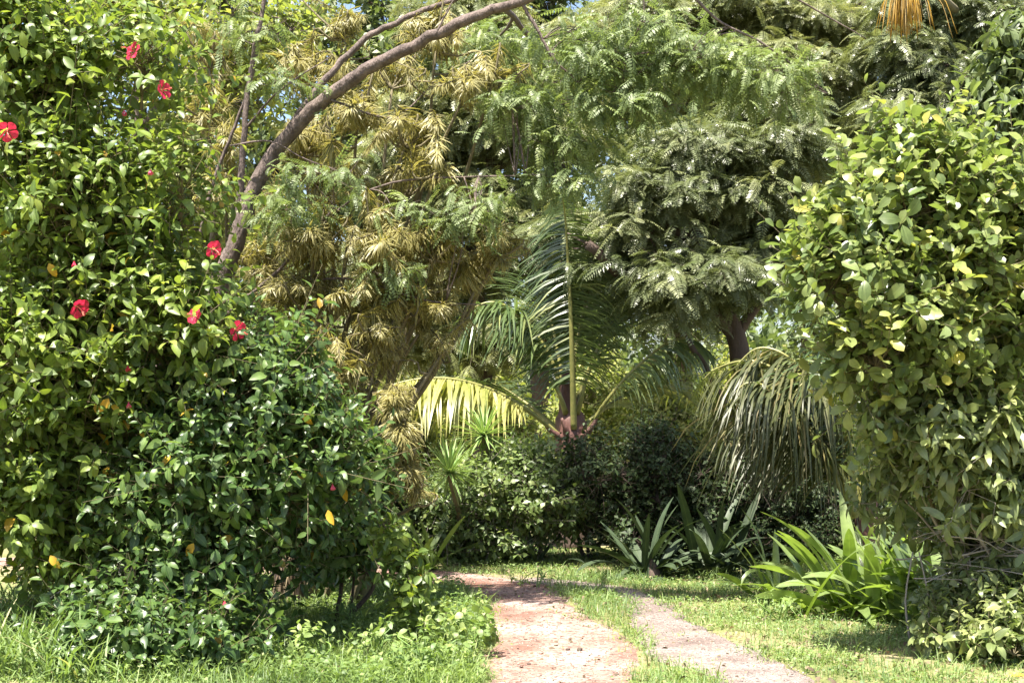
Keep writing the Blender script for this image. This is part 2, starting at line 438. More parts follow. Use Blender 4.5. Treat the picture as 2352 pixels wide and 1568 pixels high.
def plant(name, label, cat, base, blobs, skel, tpls, mat, bark, seed, lumps=40, lr=0.3, shoots=12, k=9, sl=0.22, ls=0.12,
          up=0.5, flat=1.0, e0=0.1, e1=0.9, droop=0.15, nhint=0.6, twig_r=0.004, branch_r=0.012, foliage='foliage', wood='branches',
          trunk=None, parts=True, shell=0.5, group=None, nup=0.6, root=None, keep=None, zflat=1.0):
    g = np.random.default_rng(seed)
    base = np.array([base[0], base[1], float(hgt(base[0], base[1]))]) if len(base) == 2 else np.asarray(base, float)
    if root is None:
        root = thing(name, base, label, cat, group)
    B = blobs_w(blobs)
    ext = 0.5 * (lr * (1, flat)[flat < 1] + sl + 0.5 * ls)
    B = [(c, np.maximum(R - np.array([ext, ext, ext * (1 if flat == 1 else 0.5)]), R * 0.3)) for c, R in B]
    wt = np.array([(b[1].prod()) ** (2 / 3) for b in B]); wt /= wt.sum()
    bi = g.choice(len(B), lumps, p=wt)
    C = np.array([b[0] for b in B])[bi]; R = np.array([b[1] for b in B])[bi]
    r = g.uniform(shell, 1.0, lumps) ** 0.7
    LC = C + rand_unit(g, lumps) * r[:, None] * R
    LC[:, 2] = np.maximum(LC[:, 2], hgt(LC[:, 0], LC[:, 1]) + min(0.08, lr))
    # skeleton
    tb = MB(); attach = []
    for i, (pts, r0, r1) in enumerate(skel):
        sp = smooth_path(pts, 7)
        rr = np.linspace(r0, r1, len(sp))
        sides = 10 if r0 > 0.03 else 6
        sp2 = sp + g.normal(size=sp.shape) * min(r0, 0.05) * 0.12
        tb.tube(sp2, rr, sides, g.uniform(), 0.05, seed + i)
        attach.append(sp)
    if attach:
        A = np.concatenate(attach)
    else:
        A = base[None, :]
    wb = tb if trunk is None else MB()
    for c in LC:
        dd = np.linalg.norm(A - c, axis=1) + 1.2 * np.maximum(0, A[:, 2] - c[2])
        p = A[dd.argmin()]
        mid = (p + c) / 2 + g.normal(size=3) * 0.06 * np.linalg.norm(c - p) + UP * 0.08 * np.linalg.norm(c - p)
        ln = np.linalg.norm(c - p)
        wb.tube(smooth_path([p, mid, c], 4), np.linspace(branch_r * (0.7 + 0.3 * ln), branch_r * 0.4, 9), 5, g.uniform())
    # shoots
    n = len(LC) * shoots
    lc = np.repeat(LC, shoots, 0)
    lrv = np.repeat(lr * g.uniform(0.65, 1.3, len(LC)), shoots)
    ltone = np.repeat(g.normal(0, 0.12, len(LC)), shoots)
    h = rand_unit(g, n); h[:, 2] += 0.25; h = norm(h)
    fl = np.array([1, 1, flat])
    sb = lc + h * fl * (lrv * g.uniform(0.25, 1, n) ** 0.6)[:, None]
    sd = norm(h * fl + UP * up + g.normal(size=(n, 3)) * 0.3)
    ok = sb[:, 2] > hgt(sb[:, 0], sb[:, 1]) + 0.04
    if keep is not None:
        ok &= keep(sb)
    lc, sb, sd, ltone = lc[ok], sb[ok], sd[ok], ltone[ok]; n = len(sb)
    slen = sl * g.uniform(0.6, 1.3, n) * np.where(g.uniform(size=n) < 0.10, 1.9, 1.0)
    te = sb + sd * slen[:, None]
    for a, b2, rr in ((lc, sb, twig_r), (sb, te, twig_r * 0.6)):
        v = b2 - a; ln = np.linalg.norm(v, axis=1)
        X, Y, Z = frame(v, rand_unit(g, n))
        wb.inst(PRISM, a, X, Y, Z, np.stack([np.full(n, rr), ln, np.full(n, rr)], 1), g.uniform(size=n))
    # leaves
    j = np.tile(np.arange(k), n); s = (j + 0.6) / k
    sbk, sdk, slk = np.repeat(sb, k, 0), np.repeat(sd, k, 0), np.repeat(slen, k)
    m = n * k
    P = sbk + sdk * (slk * s)[:, None]
    X, Y, Z = frame(sdk, np.tile([[0.2, 0.3, 1.0]], (m, 1)))
    az = j * 2.399 + np.repeat(g.uniform(0, 6.28, n), k) + g.normal(size=m) * 0.3
    rad = X * np.cos(az)[:, None] + Z * np.sin(az)[:, None]
    e = e0 + (e1 - e0) * s ** 1.5 + g.normal(size=m) * 0.2
    ld = rad * np.cos(e)[:, None] + sdk * np.sin(e)[:, None]
    ld[:, 2] *= zflat
    ld[:, 2] -= droop * g.uniform(0.2, 1.8, m)
    nh = sdk * nhint + UP * nup + g.normal(size=(m, 3)) * (0.45 if zflat == 1 else 0.28)
    X, Y, Z = frame(ld, nh)
    S = ls * g.uniform(0.45, 1.4, m) * (1 - 0.4 * s ** 3)
    tone = np.clip(0.42 + 1.5 * np.repeat(ltone, k) + g.normal(0, 0.2, m) + 0.12 * s, 0.0, 0.97)
    tone = np.where(g.uniform(size=m) > 0.994, 1.0, tone)
    mb = MB()
    ti = g.integers(0, len(tpls), m)
    for q, T in enumerate(tpls):
        kq = ti == q
        mb.inst(T, P[kq], X[kq], Y[kq], Z[kq], S[kq], tone[kq])
    mb.build(foliage, mat, root)
    if trunk is not None:
        tb.build(trunk, bark, root)
    wb.build(wood, bark, root)
    return root, P


def stems(base, tops, r0=0.02, r1=0.006, seed=0, spread=0.25):
    """Several stems fanning out of one base to the given points."""
    g = np.random.default_rng(seed); out = []
    b = np.array([base[0], base[1], float(hgt(*base)) - 0.03])
    for t in tops:
        t = np.asarray(t, float)
        p0 = b + np.array([g.uniform(-spread, spread), g.uniform(-spread, spread), 0])
        m1 = p0 * 0.65 + t * 0.35 + np.array([g.normal() * 0.08, g.normal() * 0.08, 0.15])
        m2 = p0 * 0.3 + t * 0.7 + np.array([g.normal() * 0.08, g.normal() * 0.08, 0.12])
        out.append(([p0, m1, m2, t], r0 * g.uniform(0.7, 1.2), r1))
    return out


def tops_of(blobs):
    return [at(b[0], b[1], b[2]) for b in blobs]


def surface(P, u, v, rad=22, q=6):
    pu = 1176 + F * P[:, 0] / P[:, 1]; pv = HORI - F * (P[:, 2] - EYE) / P[:, 1]
    k = (np.abs(pu - u) < rad) & (np.abs(pv - v) < rad)
    return float(np.percentile(P[k, 1], q)) if k.sum() > 3 else None


# ------------------------------------------------------------------ flowers
def petal_grid(g, size, open_, seed):
    """Five overlapping ruffled petals round +Y axis (flower looks along +Y)."""
    mb = []
    for i in range(5):
        a0 = i / 5 * 2 * math.pi
        nr, nc = 6, 7
        V, uv, loops, sizes = [], [], [], []
        for r in range(nr):
            t = r / (nr - 1)
            half = 0.12 + 0.60 * math.sin(min(1, t * 1.05) * 1.9) ** 0.8
            for c in range(nc):
                w = (c / (nc - 1) - 0.5) * 2
                a = a0 + w * half * 0.82
                rr = (t ** 0.9) * (1 - 0.16 * w * w * t) * size
                cup = size * (0.75 - open_ * 0.55) * (t ** 0.7) - 0.28 * open_ * size * max(0, t - 0.6) * 2
                ruf = 0.06 * size * t * math.sin(w * 5 + i * 1.7) + 0.03 * size * w * t
                V.append([rr * math.cos(a), cup + ruf, rr * math.sin(a)]); uv.append([c / (nc - 1), t])
        for r in range(nr - 1):
            for c in range(nc - 1):
                b = r * nc + c
                loops += [b, b + 1, b + nc + 1, b + nc]; sizes.append(4)
        mb.append((np.array(V), np.array(loops), np.array(sizes), np.array(uv)))
    return merge_tpl(mb)


def flower(parent, pos, face, size, open_=0.8, pink=False, seed=0, closed=False, label=None):
    g = np.random.default_rng(seed)
    d = norm(np.array([face], float))
    X, Y, Z = frame(d, rand_unit(g, 1))
    mb = MB()
    if closed:
        T = petal_grid(g, 0.35, 0.0, seed); T[0][:, 1] *= 3.4
        mb.inst(T, np.array([pos]), X, Y, Z, np.array([size]), np.array([0.5]))
    else:
        T = petal_grid(g, 1.0, open_, seed)
        mb.inst(T, np.array([pos]), X, Y, Z, np.array([size]), np.array([0.5]))
    o = mb.build('flower_bud' if closed else 'flower', M['petal_pink'] if pink else M['petal'], parent)
    if label: o['label'] = label
    cm = MB()
    p0 = np.array(pos) - Y[0] * size * 0.35
    cm.tube([p0, p0 + Y[0] * size * 0.2, p0 + Y[0] * size * 0.42], [size * 0.06, size * 0.17, size * 0.13], 8)
    stalk = np.array(pos) - Y[0] * size * 1.3 - UP * 0.02
    cm.tube(smooth_path([stalk, (stalk + p0) / 2 + UP * 0.01, p0], 3), 0.003, 5)
    cm.build('calyx', M['calyx'], o)
    if not closed:
        st = MB()
        e = norm(Y[0] + 0.35 * X[0] - 0.45 * UP)
        pts = smooth_path([np.array(pos), np.array(pos) + Y[0] * size * 0.7, np.array(pos) + Y[0] * size * 0.9 + e * size * 0.6], 4)
        st.tube(pts, np.linspace(size * 0.055, size * 0.03, len(pts)), 6)
        tip = pts[-1]
        n = 26
        q = tip - e * g.uniform(0, size * 0.45, n)[:, None]
        dd = rand_unit(g, n)
        x, y, z = frame(dd, rand_unit(g, n))
        st.inst(PRISM, q, x, y, z, np.stack([np.full(n, size * 0.022), np.full(n, size * 0.13), np.full(n, size * 0.022)], 1), np.full(n, 0.5))
        st.build('stamen', M['stamen'], o)
    return o


# ------------------------------------------------------------------ palm fronds
def frond(parent, pts, lmat, n=46, ln=0.6, w=0.018, droop=0.5, fwd=0.6, r0=0.03, start=0.22, seed=0, vee=0.35, flatn=None, label=None, segs=5, sides=(-1, 1)):
    g = np.random.default_rng(seed)
    sp = smooth_path(pts, 10)
    rb = MB(); rb.tube(sp, np.linspace(r0, 0.004, len(sp)), 7)
    o = rb.build('frond', M['rachis'], parent)
    if label: o['label'] = label
    seg = np.linalg.norm(np.diff(sp, axis=0), axis=1); cum = np.concatenate([[0], np.cumsum(seg)]); tot = cum[-1]
    mb = MB()
    for sx in sides:
        t = np.linspace(start, 0.985, n) + g.uniform(-0.4, 0.4, n) / n * 0.7
        P = np.stack([np.interp(t * tot, cum, sp[:, i]) for i in range(3)], 1)
        P2 = np.stack([np.interp(np.clip(t + 0.02, 0, 1) * tot, cum, sp[:, i]) for i in range(3)], 1)
        P1 = np.stack([np.interp(np.clip(t - 0.02, 0, 1) * tot, cum, sp[:, i]) for i in range(3)], 1)
        T = norm(P2 - P1)
        nh = np.tile([[0, 0, 1.0]], (n, 1)) if flatn is None else np.tile([flatn], (n, 1)).astype(float)
        X, Y, Z = frame(T, nh)
        d = norm(X * sx + T * fwd + Z * vee + g.normal(size=(n, 3)) * 0.15)
        L = ln * np.sin(np.clip((t - start) / (1 - start), 0, 1) * 2.6 + 0.45) ** 0.7 * g.uniform(0.82, 1.1, n)
        wdir = norm(T * 0.8 + Z * 0.5 * sx)
        hw = w * g.uniform(0.8, 1.15, n)
        p = P.copy(); rows = []
        tone = np.clip(g.normal(0.45, 0.25, n), 0, 1)
        for q in range(segs + 1):
            f = q / segs
            wd = norm(wdir - d * np.sum(wdir * d, 1, keepdims=True))
            ww = (hw * (0.5 + min(f * 4, 0.5)) * max(0.06, 1 - f ** 2.5))[:, None]
            rows.append(p - wd * ww); rows.append(p + wd * ww)
            p = p + d * (L / segs)[:, None]
            d = norm(d + np.array([0, 0, -1.0]) * (droop * g.uniform(0.3, 1.9, n) * (0.35 + f) / segs * 2)[:, None])
        V = np.stack(rows, 1).reshape(-1, 3)
        m = 2 * (segs + 1)
        fl = []
        for q in range(segs):
            fl += [2 * q, 2 * q + 1, 2 * q + 3, 2 * q + 2]
        loops = (np.array(fl)[None, :] + (np.arange(n) * m)[:, None]).ravel()
        uv = np.tile(np.array([[c, q / segs] for q in range(segs + 1) for c in (0, 1)]), (n, 1))
        mb.add(V, loops, np.full(n * segs, 4), uv, np.repeat(tone, m))
    mb.build('leaflets', lmat, o)
    return o


# ------------------------------------------------------------------ strap leaves
def strap_leaf(base, az, elev, ln, w, bend, g, rnd, segs=9, roll=0.0):
    """One long leaf: starts at elev (rad) in compass direction az and bends over by 'bend'."""
    t = np.linspace(0, 1, segs + 1)
    hdir = np.array([math.cos(az), math.sin(az), 0]); side = np.array([-math.sin(az), math.cos(az), 0])
    p = np.array(base, float); V, uv = [], []
    for i in range(segs + 1):
        e = elev - bend * t[i] ** 1.6
        d = hdir * math.cos(e) + UP * math.sin(e)
        nrm = -hdir * math.sin(e) + UP * math.cos(e)
        sd = side * math.cos(roll * t[i]) + nrm * math.sin(roll * t[i])
        hw = w * (0.45 + 0.55 * math.sin(min(1, t[i] * 1.7) * 1.57)) * max(0.03, (1 - t[i] ** 3.2)) ** 0.75
        fold = 0.28 * (1 - 0.6 * t[i])
        V += [p - sd * hw + nrm * hw * fold, p, p + sd * hw + nrm * hw * fold]
        uv += [[0, t[i]], [0.5, t[i]], [1, t[i]]]
        p = p + d * ln / segs
    loops, sizes = [], []
    for i in range(segs):
        for c in (0, 1):
            b = 3 * i + c
            loops += [b, b + 1, b + 4, b + 3]; sizes.append(4)
    return np.array(V), loops, sizes, np.array(uv), rnd


def lily(name, label, base, n, ln, w, mat, seed, e_lo=0.3, e_hi=1.35, az_bias=None, bend=0.9, group=None, cat='plant', spread=0.12, extra=()):
    g = np.random.default_rng(seed)
    z = float(hgt(*base)); b3 = np.array([base[0], base[1], z])
    root = thing(name, b3, label, cat, group)
    specs = []
    for i in range(n):
        az = i * 2.399 + g.normal() * 0.3
        if az_bias is not None and g.uniform() < 0.6:
            az = az_bias + g.normal() * 0.7
        f = (i + 0.5) / n
        el = e_hi - (e_hi - e_lo) * f + g.normal() * 0.1
        specs.append((az, el, ln * g.uniform(0.7, 1.1) * (1 - 0.25 * f * f), w * g.uniform(0.75, 1.15), bend * g.uniform(0.4, 1.4) * (0.5 + f), None))
    specs += list(extra)
    for az, el, l2, w2, bd, off in specs:
        mb = MB()
        p = b3 + (np.array([g.normal() * spread, g.normal() * spread, 0]) if off is None else np.array([off[0], off[1], 0]))
        p[2] = float(hgt(p[0], p[1])) - 0.01
        mb.add(*strap_leaf(p, az, el, l2, w2, bd, g, g.uniform(), roll=g.normal() * 0.5))
        mb.build('leaf', mat, root)
    return root


def rosette_tpl(n, seed, w=0.04, e_lo=-0.5, e_hi=1.35, droop=0.6):
    g = np.random.default_rng(seed); parts = []
    for i in range(n):
        f = (i + 0.5) / n; az = i * 2.399; el = e_hi - (e_hi - e_lo) * f + g.normal() * 0.08
        d = np.array([[math.cos(az) * math.cos(el), math.sin(az) * math.cos(el), math.sin(el)]])
        X, Y, Z = frame(d, np.array([[0, 0, 1.0]]))
        V, l, s, uv = strip_tpl(3, w, droop * g.uniform(0.4, 1.4), 0.1, 0.7)
        k = g.uniform(0.8, 1.1)
        W = V[:, 0:1] * X * k + V[:, 1:2] * Y * k + V[:, 2:3] * Z * k
        parts.append((W, l, s, uv))
    return merge_tpl(parts)


# ------------------------------------------------------------------ striped dracaena
DRAC = [strip_tpl(5, 0.045, d, 0.08, 0.7) for d in (0.5, 1.1, 1.7)]


def dracaena(label, base, blobs, seed, shoots=60, ls=0.20, per=46, hang=0.0, mat='drac', Lr=(0.2, 0.55)):
    g = np.random.default_rng(seed)
    b3 = np.array([base[0], base[1], float(hgt(*base))])
    root = thing('striped_dracaena', b3, label, 'plant')
    B = blobs_w(blobs); wt = np.array([(b[1].prod()) ** (2 / 3) for b in B]); wt /= wt.sum()
    bi = g.choice(len(B), shoots, p=wt)
    C = np.array([B[i][0] for i in bi]); R = np.array([B[i][1] for i in bi])
    dirs = rand_unit(g, shoots)
    tip = C + dirs * R * (g.uniform(0.3, 1, shoots) ** 0.6)[:, None]
    L = g.uniform(*Lr, shoots); hang = hang + .15
    d0 = norm(dirs * np.array([1, 1, 0.6]) + UP * (0.15 - hang) + np.array([0, -0.35, 0]) + g.normal(size=(shoots, 3)) * 0.3)
    sb = tip - d0 * L[:, None]
    wood = MB()
    sk = stems(base, [b[0] - UP * 0.1 for b in B], 0.035, 0.012, seed, 0.12)
    A = []
    for pts, r0, r1 in sk:
        sp = smooth_path(pts, 7); wood.tube(sp, np.linspace(r0, r1, len(sp)), 8, 0.5); A.append(sp)
    A = np.concatenate(A)
    for i in range(shoots):
        dd = np.linalg.norm(A - sb[i], axis=1) + 0.8 * np.maximum(0, A[:, 2] - sb[i][2]); p = A[dd.argmin()]
        wood.tube(smooth_path([p, (p + sb[i]) / 2 - UP * 0.04, sb[i], tip[i]], 3), np.linspace(0.012, 0.005, 10), 5, 0.5)
    k = int(per * 1.45); m = shoots * k
    s = np.tile((np.arange(k) + 0.5) / k, shoots)
    P = np.repeat(sb, k, 0) + np.repeat(d0 * L[:, None], k, 0) * s[:, None]
    D = np.repeat(d0, k, 0)
    X, Y, Z = frame(D, np.tile([[0.2, 0.1, 1.0]], (m, 1)))
    az = np.tile(np.arange(k) * 2.399, shoots) + g.normal(size=m) * 0.3
    rad = X * np.cos(az)[:, None] + Z * np.sin(az)[:, None]
    e = 0.45 + 0.75 * s ** 2 + g.normal(size=m) * 0.16
    ld = rad * np.cos(e)[:, None] + D * np.sin(e)[:, None]; ld[:, 2] -= 0.22
    X, Y, Z = frame(ld, D * 0.5 + UP * 0.7)
    S = 0.9 * ls * g.uniform(0.65, 1.2, m) * np.repeat(g.uniform(0.6, 1.15, shoots), k) * (1 - 0.35 * s ** 2)
    tone = np.clip(np.repeat(g.normal(0.5, 0.35, shoots), k) + g.normal(0, 0.15, m), 0, 1)
    mb = MB(); ti = g.integers(0, 3, m)
    for q in range(3):
        kq = ti == q
        mb.inst(DRAC[q], P[kq], X[kq], Y[kq], Z[kq], S[kq], tone[kq])
    mb.build('foliage', M[mat], root); wood.build('branches', M['stem'], root)
    return root


# ================================================================== THE PLACE
# ------------------------------------------------------------------ camera, sun, sky
cam = bpy.data.cameras.new('camera'); cam.sensor_width = 36; cam.lens = 36 * F / 2352
cam.shift_y = (HORI - 784) / 2352; cam.clip_end = 3000; cam.clip_start = 0.05
co = bpy.data.objects.new('camera', cam); COL.objects.link(co)
co.location = (0, 0, EYE); co.rotation_euler = (math.radians(90), 0, 0)
sc.camera = co

SUN = np.array([-0.17, -0.28, 0.945]); SUN /= np.linalg.norm(SUN)
el = math.asin(SUN[2]); az = math.atan2(SUN[0], SUN[1])
w = bpy.data.worlds.new('World'); sc.world = w; w.use_nodes = True
nt = w.node_tree; nt.nodes.clear()
sky = nt.nodes.new('ShaderNodeTexSky'); sky.sky_type = 'NISHITA'; sky.sun_disc = False
sky.sun_elevation = el; sky.sun_rotation = az; sky.dust_density = 2.5; sky.air_density = 1.0
bg = nt.nodes.new('ShaderNodeBackground'); bg.inputs[1].default_value = 0.085
ow = nt.nodes.new('ShaderNodeOutputWorld'); nt.links.new(sky.outputs[0], bg.inputs[0]); nt.links.new(bg.outputs[0], ow.inputs[0])
sl_ = bpy.data.lights.new('sun', 'SUN'); sl_.energy = 5.0; sl_.angle = math.radians(0.55); sl_.color = (1.0, 0.94, 0.83)
so = bpy.data.objects.new('sun', sl_); COL.objects.link(so)
from mathutils import Vector
so.rotation_euler = Vector(SUN).to_track_quat('Z', 'Y').to_euler(); so.location = (-20, -12, 50)
vs = sc.view_settings; vs.view_transform = 'Standard'; vs.look = 'None'; vs.gamma = 1; vs.exposure = 1.92
cy = sc.cycles
cy.max_bounces = 9; cy.diffuse_bounces = 6; cy.glossy_bounces = 2; cy.transmission_bounces = 4; cy.transparent_max_bounces = 4
cy.use_denoising = True
cy.sample_clamp_indirect = 6

# ------------------------------------------------------------------ ground and tracks
def axis(lo, hi, step, far):
    core = np.arange(lo, hi + 1e-6, step)
    k = np.cumsum(step * 1.35 ** np.arange(1, 40)); k = k[k < far]
    return np.concatenate([(lo - k)[::-1], core, hi + k])


gx = axis(-6, 7, 0.2, 900); gy = axis(-1, 18, 0.2, 900)
XX, YY = np.meshgrid(gx, gy)
mb = MB()
nx, ny = len(gx), len(gy)
i = np.arange(ny - 1)[:, None] * nx + np.arange(nx - 1)[None, :]
q = np.stack([i, i + 1, i + nx + 1, i + nx], -1).reshape(-1, 4)
mb.add(np.stack([XX.ravel(), YY.ravel(), hgt(XX, YY).ravel()], 1), q.ravel(), np.full(len(q), 4))
tag(mb.build('ground', M['ground']), kind='structure')

TL = np.array([(0.0, -3, .9), (0.1, 3, .9), (0.2, 6, .9), (.268, 8.33, .9), (.344, 9.35, 1.0), (.324, 10.08, .95), (.21, 10.7, .72), (.137, 11.4, .70),
               (.034, 12.2, .74), (-.145, 12.95, .85), (-.55, 13.45, .8), (-1.3, 13.85, .75), (-2.6, 14.05, .8), (-5, 13.9, .8), (-9, 13.2, .8)])
TR = np.array([(1.4, -3, .6), (1.55, 3, .6), (1.55, 6, .58), (1.47, 8.33, .54), (1.34, 8.87, .60), (1.24, 9.52, .62), (1.17, 10.28, .46), (1.13, 10.93, .30),
               (1.10, 11.6, .22), (1.0, 12.4, .2), (.68, 13.0, .3), (.1, 13.4, .36)])
TLs, TRs = smooth_path(TL, 8), smooth_path(TR, 8)


def wobble(x, y, s=0):
    return (np.sin(x * 5.1 + s) * np.sin(y * 4.3 + 1.3 * s) + 0.6 * np.sin(x * 11.7 + y * 3.1 + s) * np.sin(y * 13.1 - x * 4 + s) + .4 * np.sin(23 * x + 9 * y) * np.sin(27 * y - 7 * x)) * 0.5


def track_dist(x, y):
    """Signed distance from the edge of the nearest track, negative on it."""
    out = np.full(len(x), 9.0)
    for T in (TLs, TRs):
        for k in range(0, len(T)):
            d = np.hypot(x - T[k, 0], y - T[k, 1]) - T[k, 2] / 2
            out = np.minimum(out, d)
    return out + 0.12 * wobble(x, y) + 0.05 * wobble(x * 2.7, y * 2.7, 2)


for nm, T, mt, dz, lab in (('dirt_track', TLs, M['dirt'], 0.007, None), ('gravel_track', TRs, M['gravel'], 0.011, None)):
    mb = MB(); nc = 13
    P = T[:, :2]; t = np.gradient(P, axis=0); t /= np.linalg.norm(t, axis=1, keepdims=True); nn = np.stack([t[:, 1], -t[:, 0]], 1)
    s = np.linspace(-1, 1, nc)
    ext = (T[:, 2] / 2 + 0.07)[:, None] * s[None, :]
    px = P[:, 0:1] + nn[:, 0:1] * ext; py = P[:, 1:2] + nn[:, 1:2] * ext
    wv = 0.13 * (wobble(px, py, 2) + .5 * wobble(px * 2.3, py * 2.3, 5)) * (np.abs(s) ** 3)[None, :]
    px = px + nn[:, 0:1] * wv; py = py + nn[:, 1:2] * wv
    pz = hgt(px, py) + dz - 0.03 * (np.abs(s) > 0.99)[None, :]
    r_ = np.arange(len(P) - 1)[:, None] * nc + np.arange(nc - 1)[None, :]
    q = np.stack([r_, r_ + 1, r_ + nc + 1, r_ + nc], -1).reshape(-1, 4)
    mb.add(np.stack([px.ravel(), py.ravel(), pz.ravel()], 1), q.ravel(), np.full(len(q), 4))
    tag(mb.build(nm, mt), kind='structure')

# ------------------------------------------------------------------ grass, ground cover, gravel
GB = [strip_tpl(2, 0.045, d, 0.1, 0.9) for d in (0.3, 0.8, 1.5)]
GL = [strip_tpl(4, 0.017, d, 0.06, 0.8) for d in (0.7, 1.3, 2.0)]
CL = [leaf_tpl(2, 0.36, 'ovate', 0.2, d, 0) for d in (0.2, 0.7)]


def strew(name, label, n, area, tpls, mat, size, lean, g, keep, zr=(0, 0), flat=False, kind='stuff'):
    x = g.uniform(area[0], area[1], n); y = g.uniform(area[2], area[3], n)
    # patchy growth
    k = keep(x, y)
    x, y = x[k], y[k]; m = len(x)
    P = np.stack([x, y, hgt(x, y) + g.uniform(zr[0], zr[1], m)], 1)
    a = g.uniform(0, 6.283, m)
    ln = np.abs(g.normal(0, lean, m))
    hd = np.stack([np.cos(a), np.sin(a), np.zeros(m)], 1)
    if flat:
        d = norm(hd + UP * g.normal(0.15, 0.3, m)[:, None]); nh = np.tile(UP, (m, 1)) + g.normal(size=(m, 3)) * 0.35
    else:
        d = norm(hd * np.sin(ln)[:, None] + UP * np.cos(ln)[:, None]); nh = -hd + UP * 0.2 + g.normal(size=(m, 3)) * 0.2
    X, Y, Z = frame(d, nh)
    S = g.uniform(size[0], size[1], m)
    pt = 0.5 + 0.5 * np.sin(x * 2.1 + 1.3 * np.sin(y * 1.7)) * np.sin(y * 2.6 + np.sin(x * 1.9))
    tone = np.clip(0.15 + 0.45 * pt + g.normal(0, 0.18, m), 0, 0.95)
    tone = np.where(g.uniform(size=m) > 0.97, 1.0, tone)
    mb = MB(); ti = g.integers(0, len(tpls), m)
    for q in range(len(tpls)):
        kq = ti == q
        mb.inst(tpls[q], P[kq], X[kq], Y[kq], Z[kq], S[kq], tone[kq])
    o = mb.build(name, mat)
    return tag(o, label, 'grass' if 'grass' in name else name.replace('_', ' '), kind=kind)


g = np.random.default_rng(11)


def keep_grass(x, y):
    d = track_dist(x, y)
    pr = np.clip((d + 0.10) / 0.2, 0, 1)
    pr = np.maximum(pr, (d < 0) * (0.010 + 0.35 * (wobble(x * 1.3, y * 1.3, 9) > 0.62) * (d > -0.3)))
    pr *= np.clip(0.75 + 1.1 * wobble(x * 0.8, y * 0.8, 4) + 0.5 * wobble(x * 2.1, y * 2.1, 8), 0.10, 1)
    pr *= np.clip(1.35 - np.maximum(0, np.abs(x - 0.8) - 3) / 3, 0.25, 1)
    return g.uniform(size=len(x)) < pr


strew('short_grass', 'short bright grass growing beside and between the wheel tracks', 190000, (-4.5, 5.5, 7.2, 16.5), GB, M['grass'], (0.03, 0.085), 0.55, g, keep_grass)
strew('ground_cover', 'low small leaved ground cover mixed into the grass', 105000, (-4.5, 5.5, 7.2, 16.5), CL, M['cover'], (0.014, 0.036), 0, g,
      lambda x, y: keep_grass(x, y) & (wobble(x * 0.5, y * 0.6, 1) > -0.35), (0.005, 0.06), True)
strew('sparse_grass', 'thin grass between the photographer and the scene', 9000, (-4.5, 5.5, 2.0, 7.2), GB, M['grass'], (0.03, 0.08), 0.55, g, keep_grass)


def keep_long(x, y):
    d = track_dist(x, y)
    mid = (x > 0.35) & (x < 1.25) & (d > 0.02)
    left = (x < -0.15) & (x > -2.2) & (y < 12.2) & (d > 0.03)
    right = (x > 1.6) & (d > 0.1)
    return g.uniform(size=len(x)) < (0.5 * mid + 0.55 * left + 0.45 * right * (wobble(x * 1.2, y * 1.2, 12) > 0.25)) * (0.3 + 0.7 * (wobble(x, y, 7) > -0.05))


strew('long_grass', 'longer seeding grass in the middle strip and along the left verge', 85000, (-2.4, 3.9, 7.3, 14), GL, M['grass'], (0.07, 0.2), 0.5, g, keep_long)
strew('verge_growth', 'tangle of soft weeds and grass on the left verge', 52000, (-2.3, 0.05, 8.0, 12.8), [GL[0], GL[1], GL[2]], M['weed'], (0.06, 0.24), 0.6, g,
      lambda x, y: (g.uniform(size=len(x)) < 0.25 + 0.75 * (wobble(x * .8, y * .8, 3) > 0)) & (track_dist(x, y) > 0.05))
strew('verge_leaves', 'small round leaved weeds scattered through the left verge', 26000, (-2.3, 0.05, 8.0, 12.8), CL, M['weed'], (0.018, 0.05), 0, g,
      lambda x, y: (g.uniform(size=len(x)) < 0.2 + 0.8 * (wobble(x * .9, y * .9, 6) > 0)) & (track_dist(x, y) > 0.05), (0.02, 0.16), True)
strew('tall_grass', 'tall arching grass in the shaded corner under the hibiscus', 5200, (-3.6, -1.9, 7.9, 10.2), GL, M['grass'], (0.22, 0.5), 0.55, g,
      lambda x, y: (g.uniform(size=len(x)) < 0.9) & (x < -2.35 + 0.35 * wobble(x, y)))

# loose stones
ico = bpy.data.meshes.new('tmp')
import bmesh
bm = bmesh.new(); bmesh.ops.create_icosphere(bm, subdivisions=2, radius=1.0)
bm.verts.ensure_lookup_table()
IV = np.array([v.co[:] for v in bm.verts]); IF = np.array([[v.index for v in f.verts] for f in bm.faces]); bm.free()
bpy.data.meshes.remove(ico)


def stone_tpl(seed):
    gg = np.random.default_rng(seed)
    a, b, c = gg.normal(size=3), gg.normal(size=3), gg.normal(size=3)
    V = IV * (1 + 0.22 * np.sin(IV @ a * 2)[:, None] + 0.12 * np.sin(IV @ b * 4 + 1)[:, None] + 0.1 * gg.normal(size=(len(IV), 1)) * 0.5)
    V = V * np.array([1, 0.8, 0.6])
    return (V, IF.ravel(), np.full(len(IF), 3), np.zeros((len(V), 2)))


def oct_tpl(seed):
    gg = np.random.default_rng(seed)
    V = np.array([[1, 0, 0], [0, 1, 0], [-1, 0, 0], [0, -1, 0], [0, 0, 1], [0, 0, -1]], float) * gg.uniform(0.6, 1.1, (6, 1))
    f = np.array([0, 1, 4, 1, 2, 4, 2, 3, 4, 3, 0, 4, 1, 0, 5, 2, 1, 5, 3, 2, 5, 0, 3, 5])
    return (V, f, np.full(8, 3), np.zeros((6, 2)))


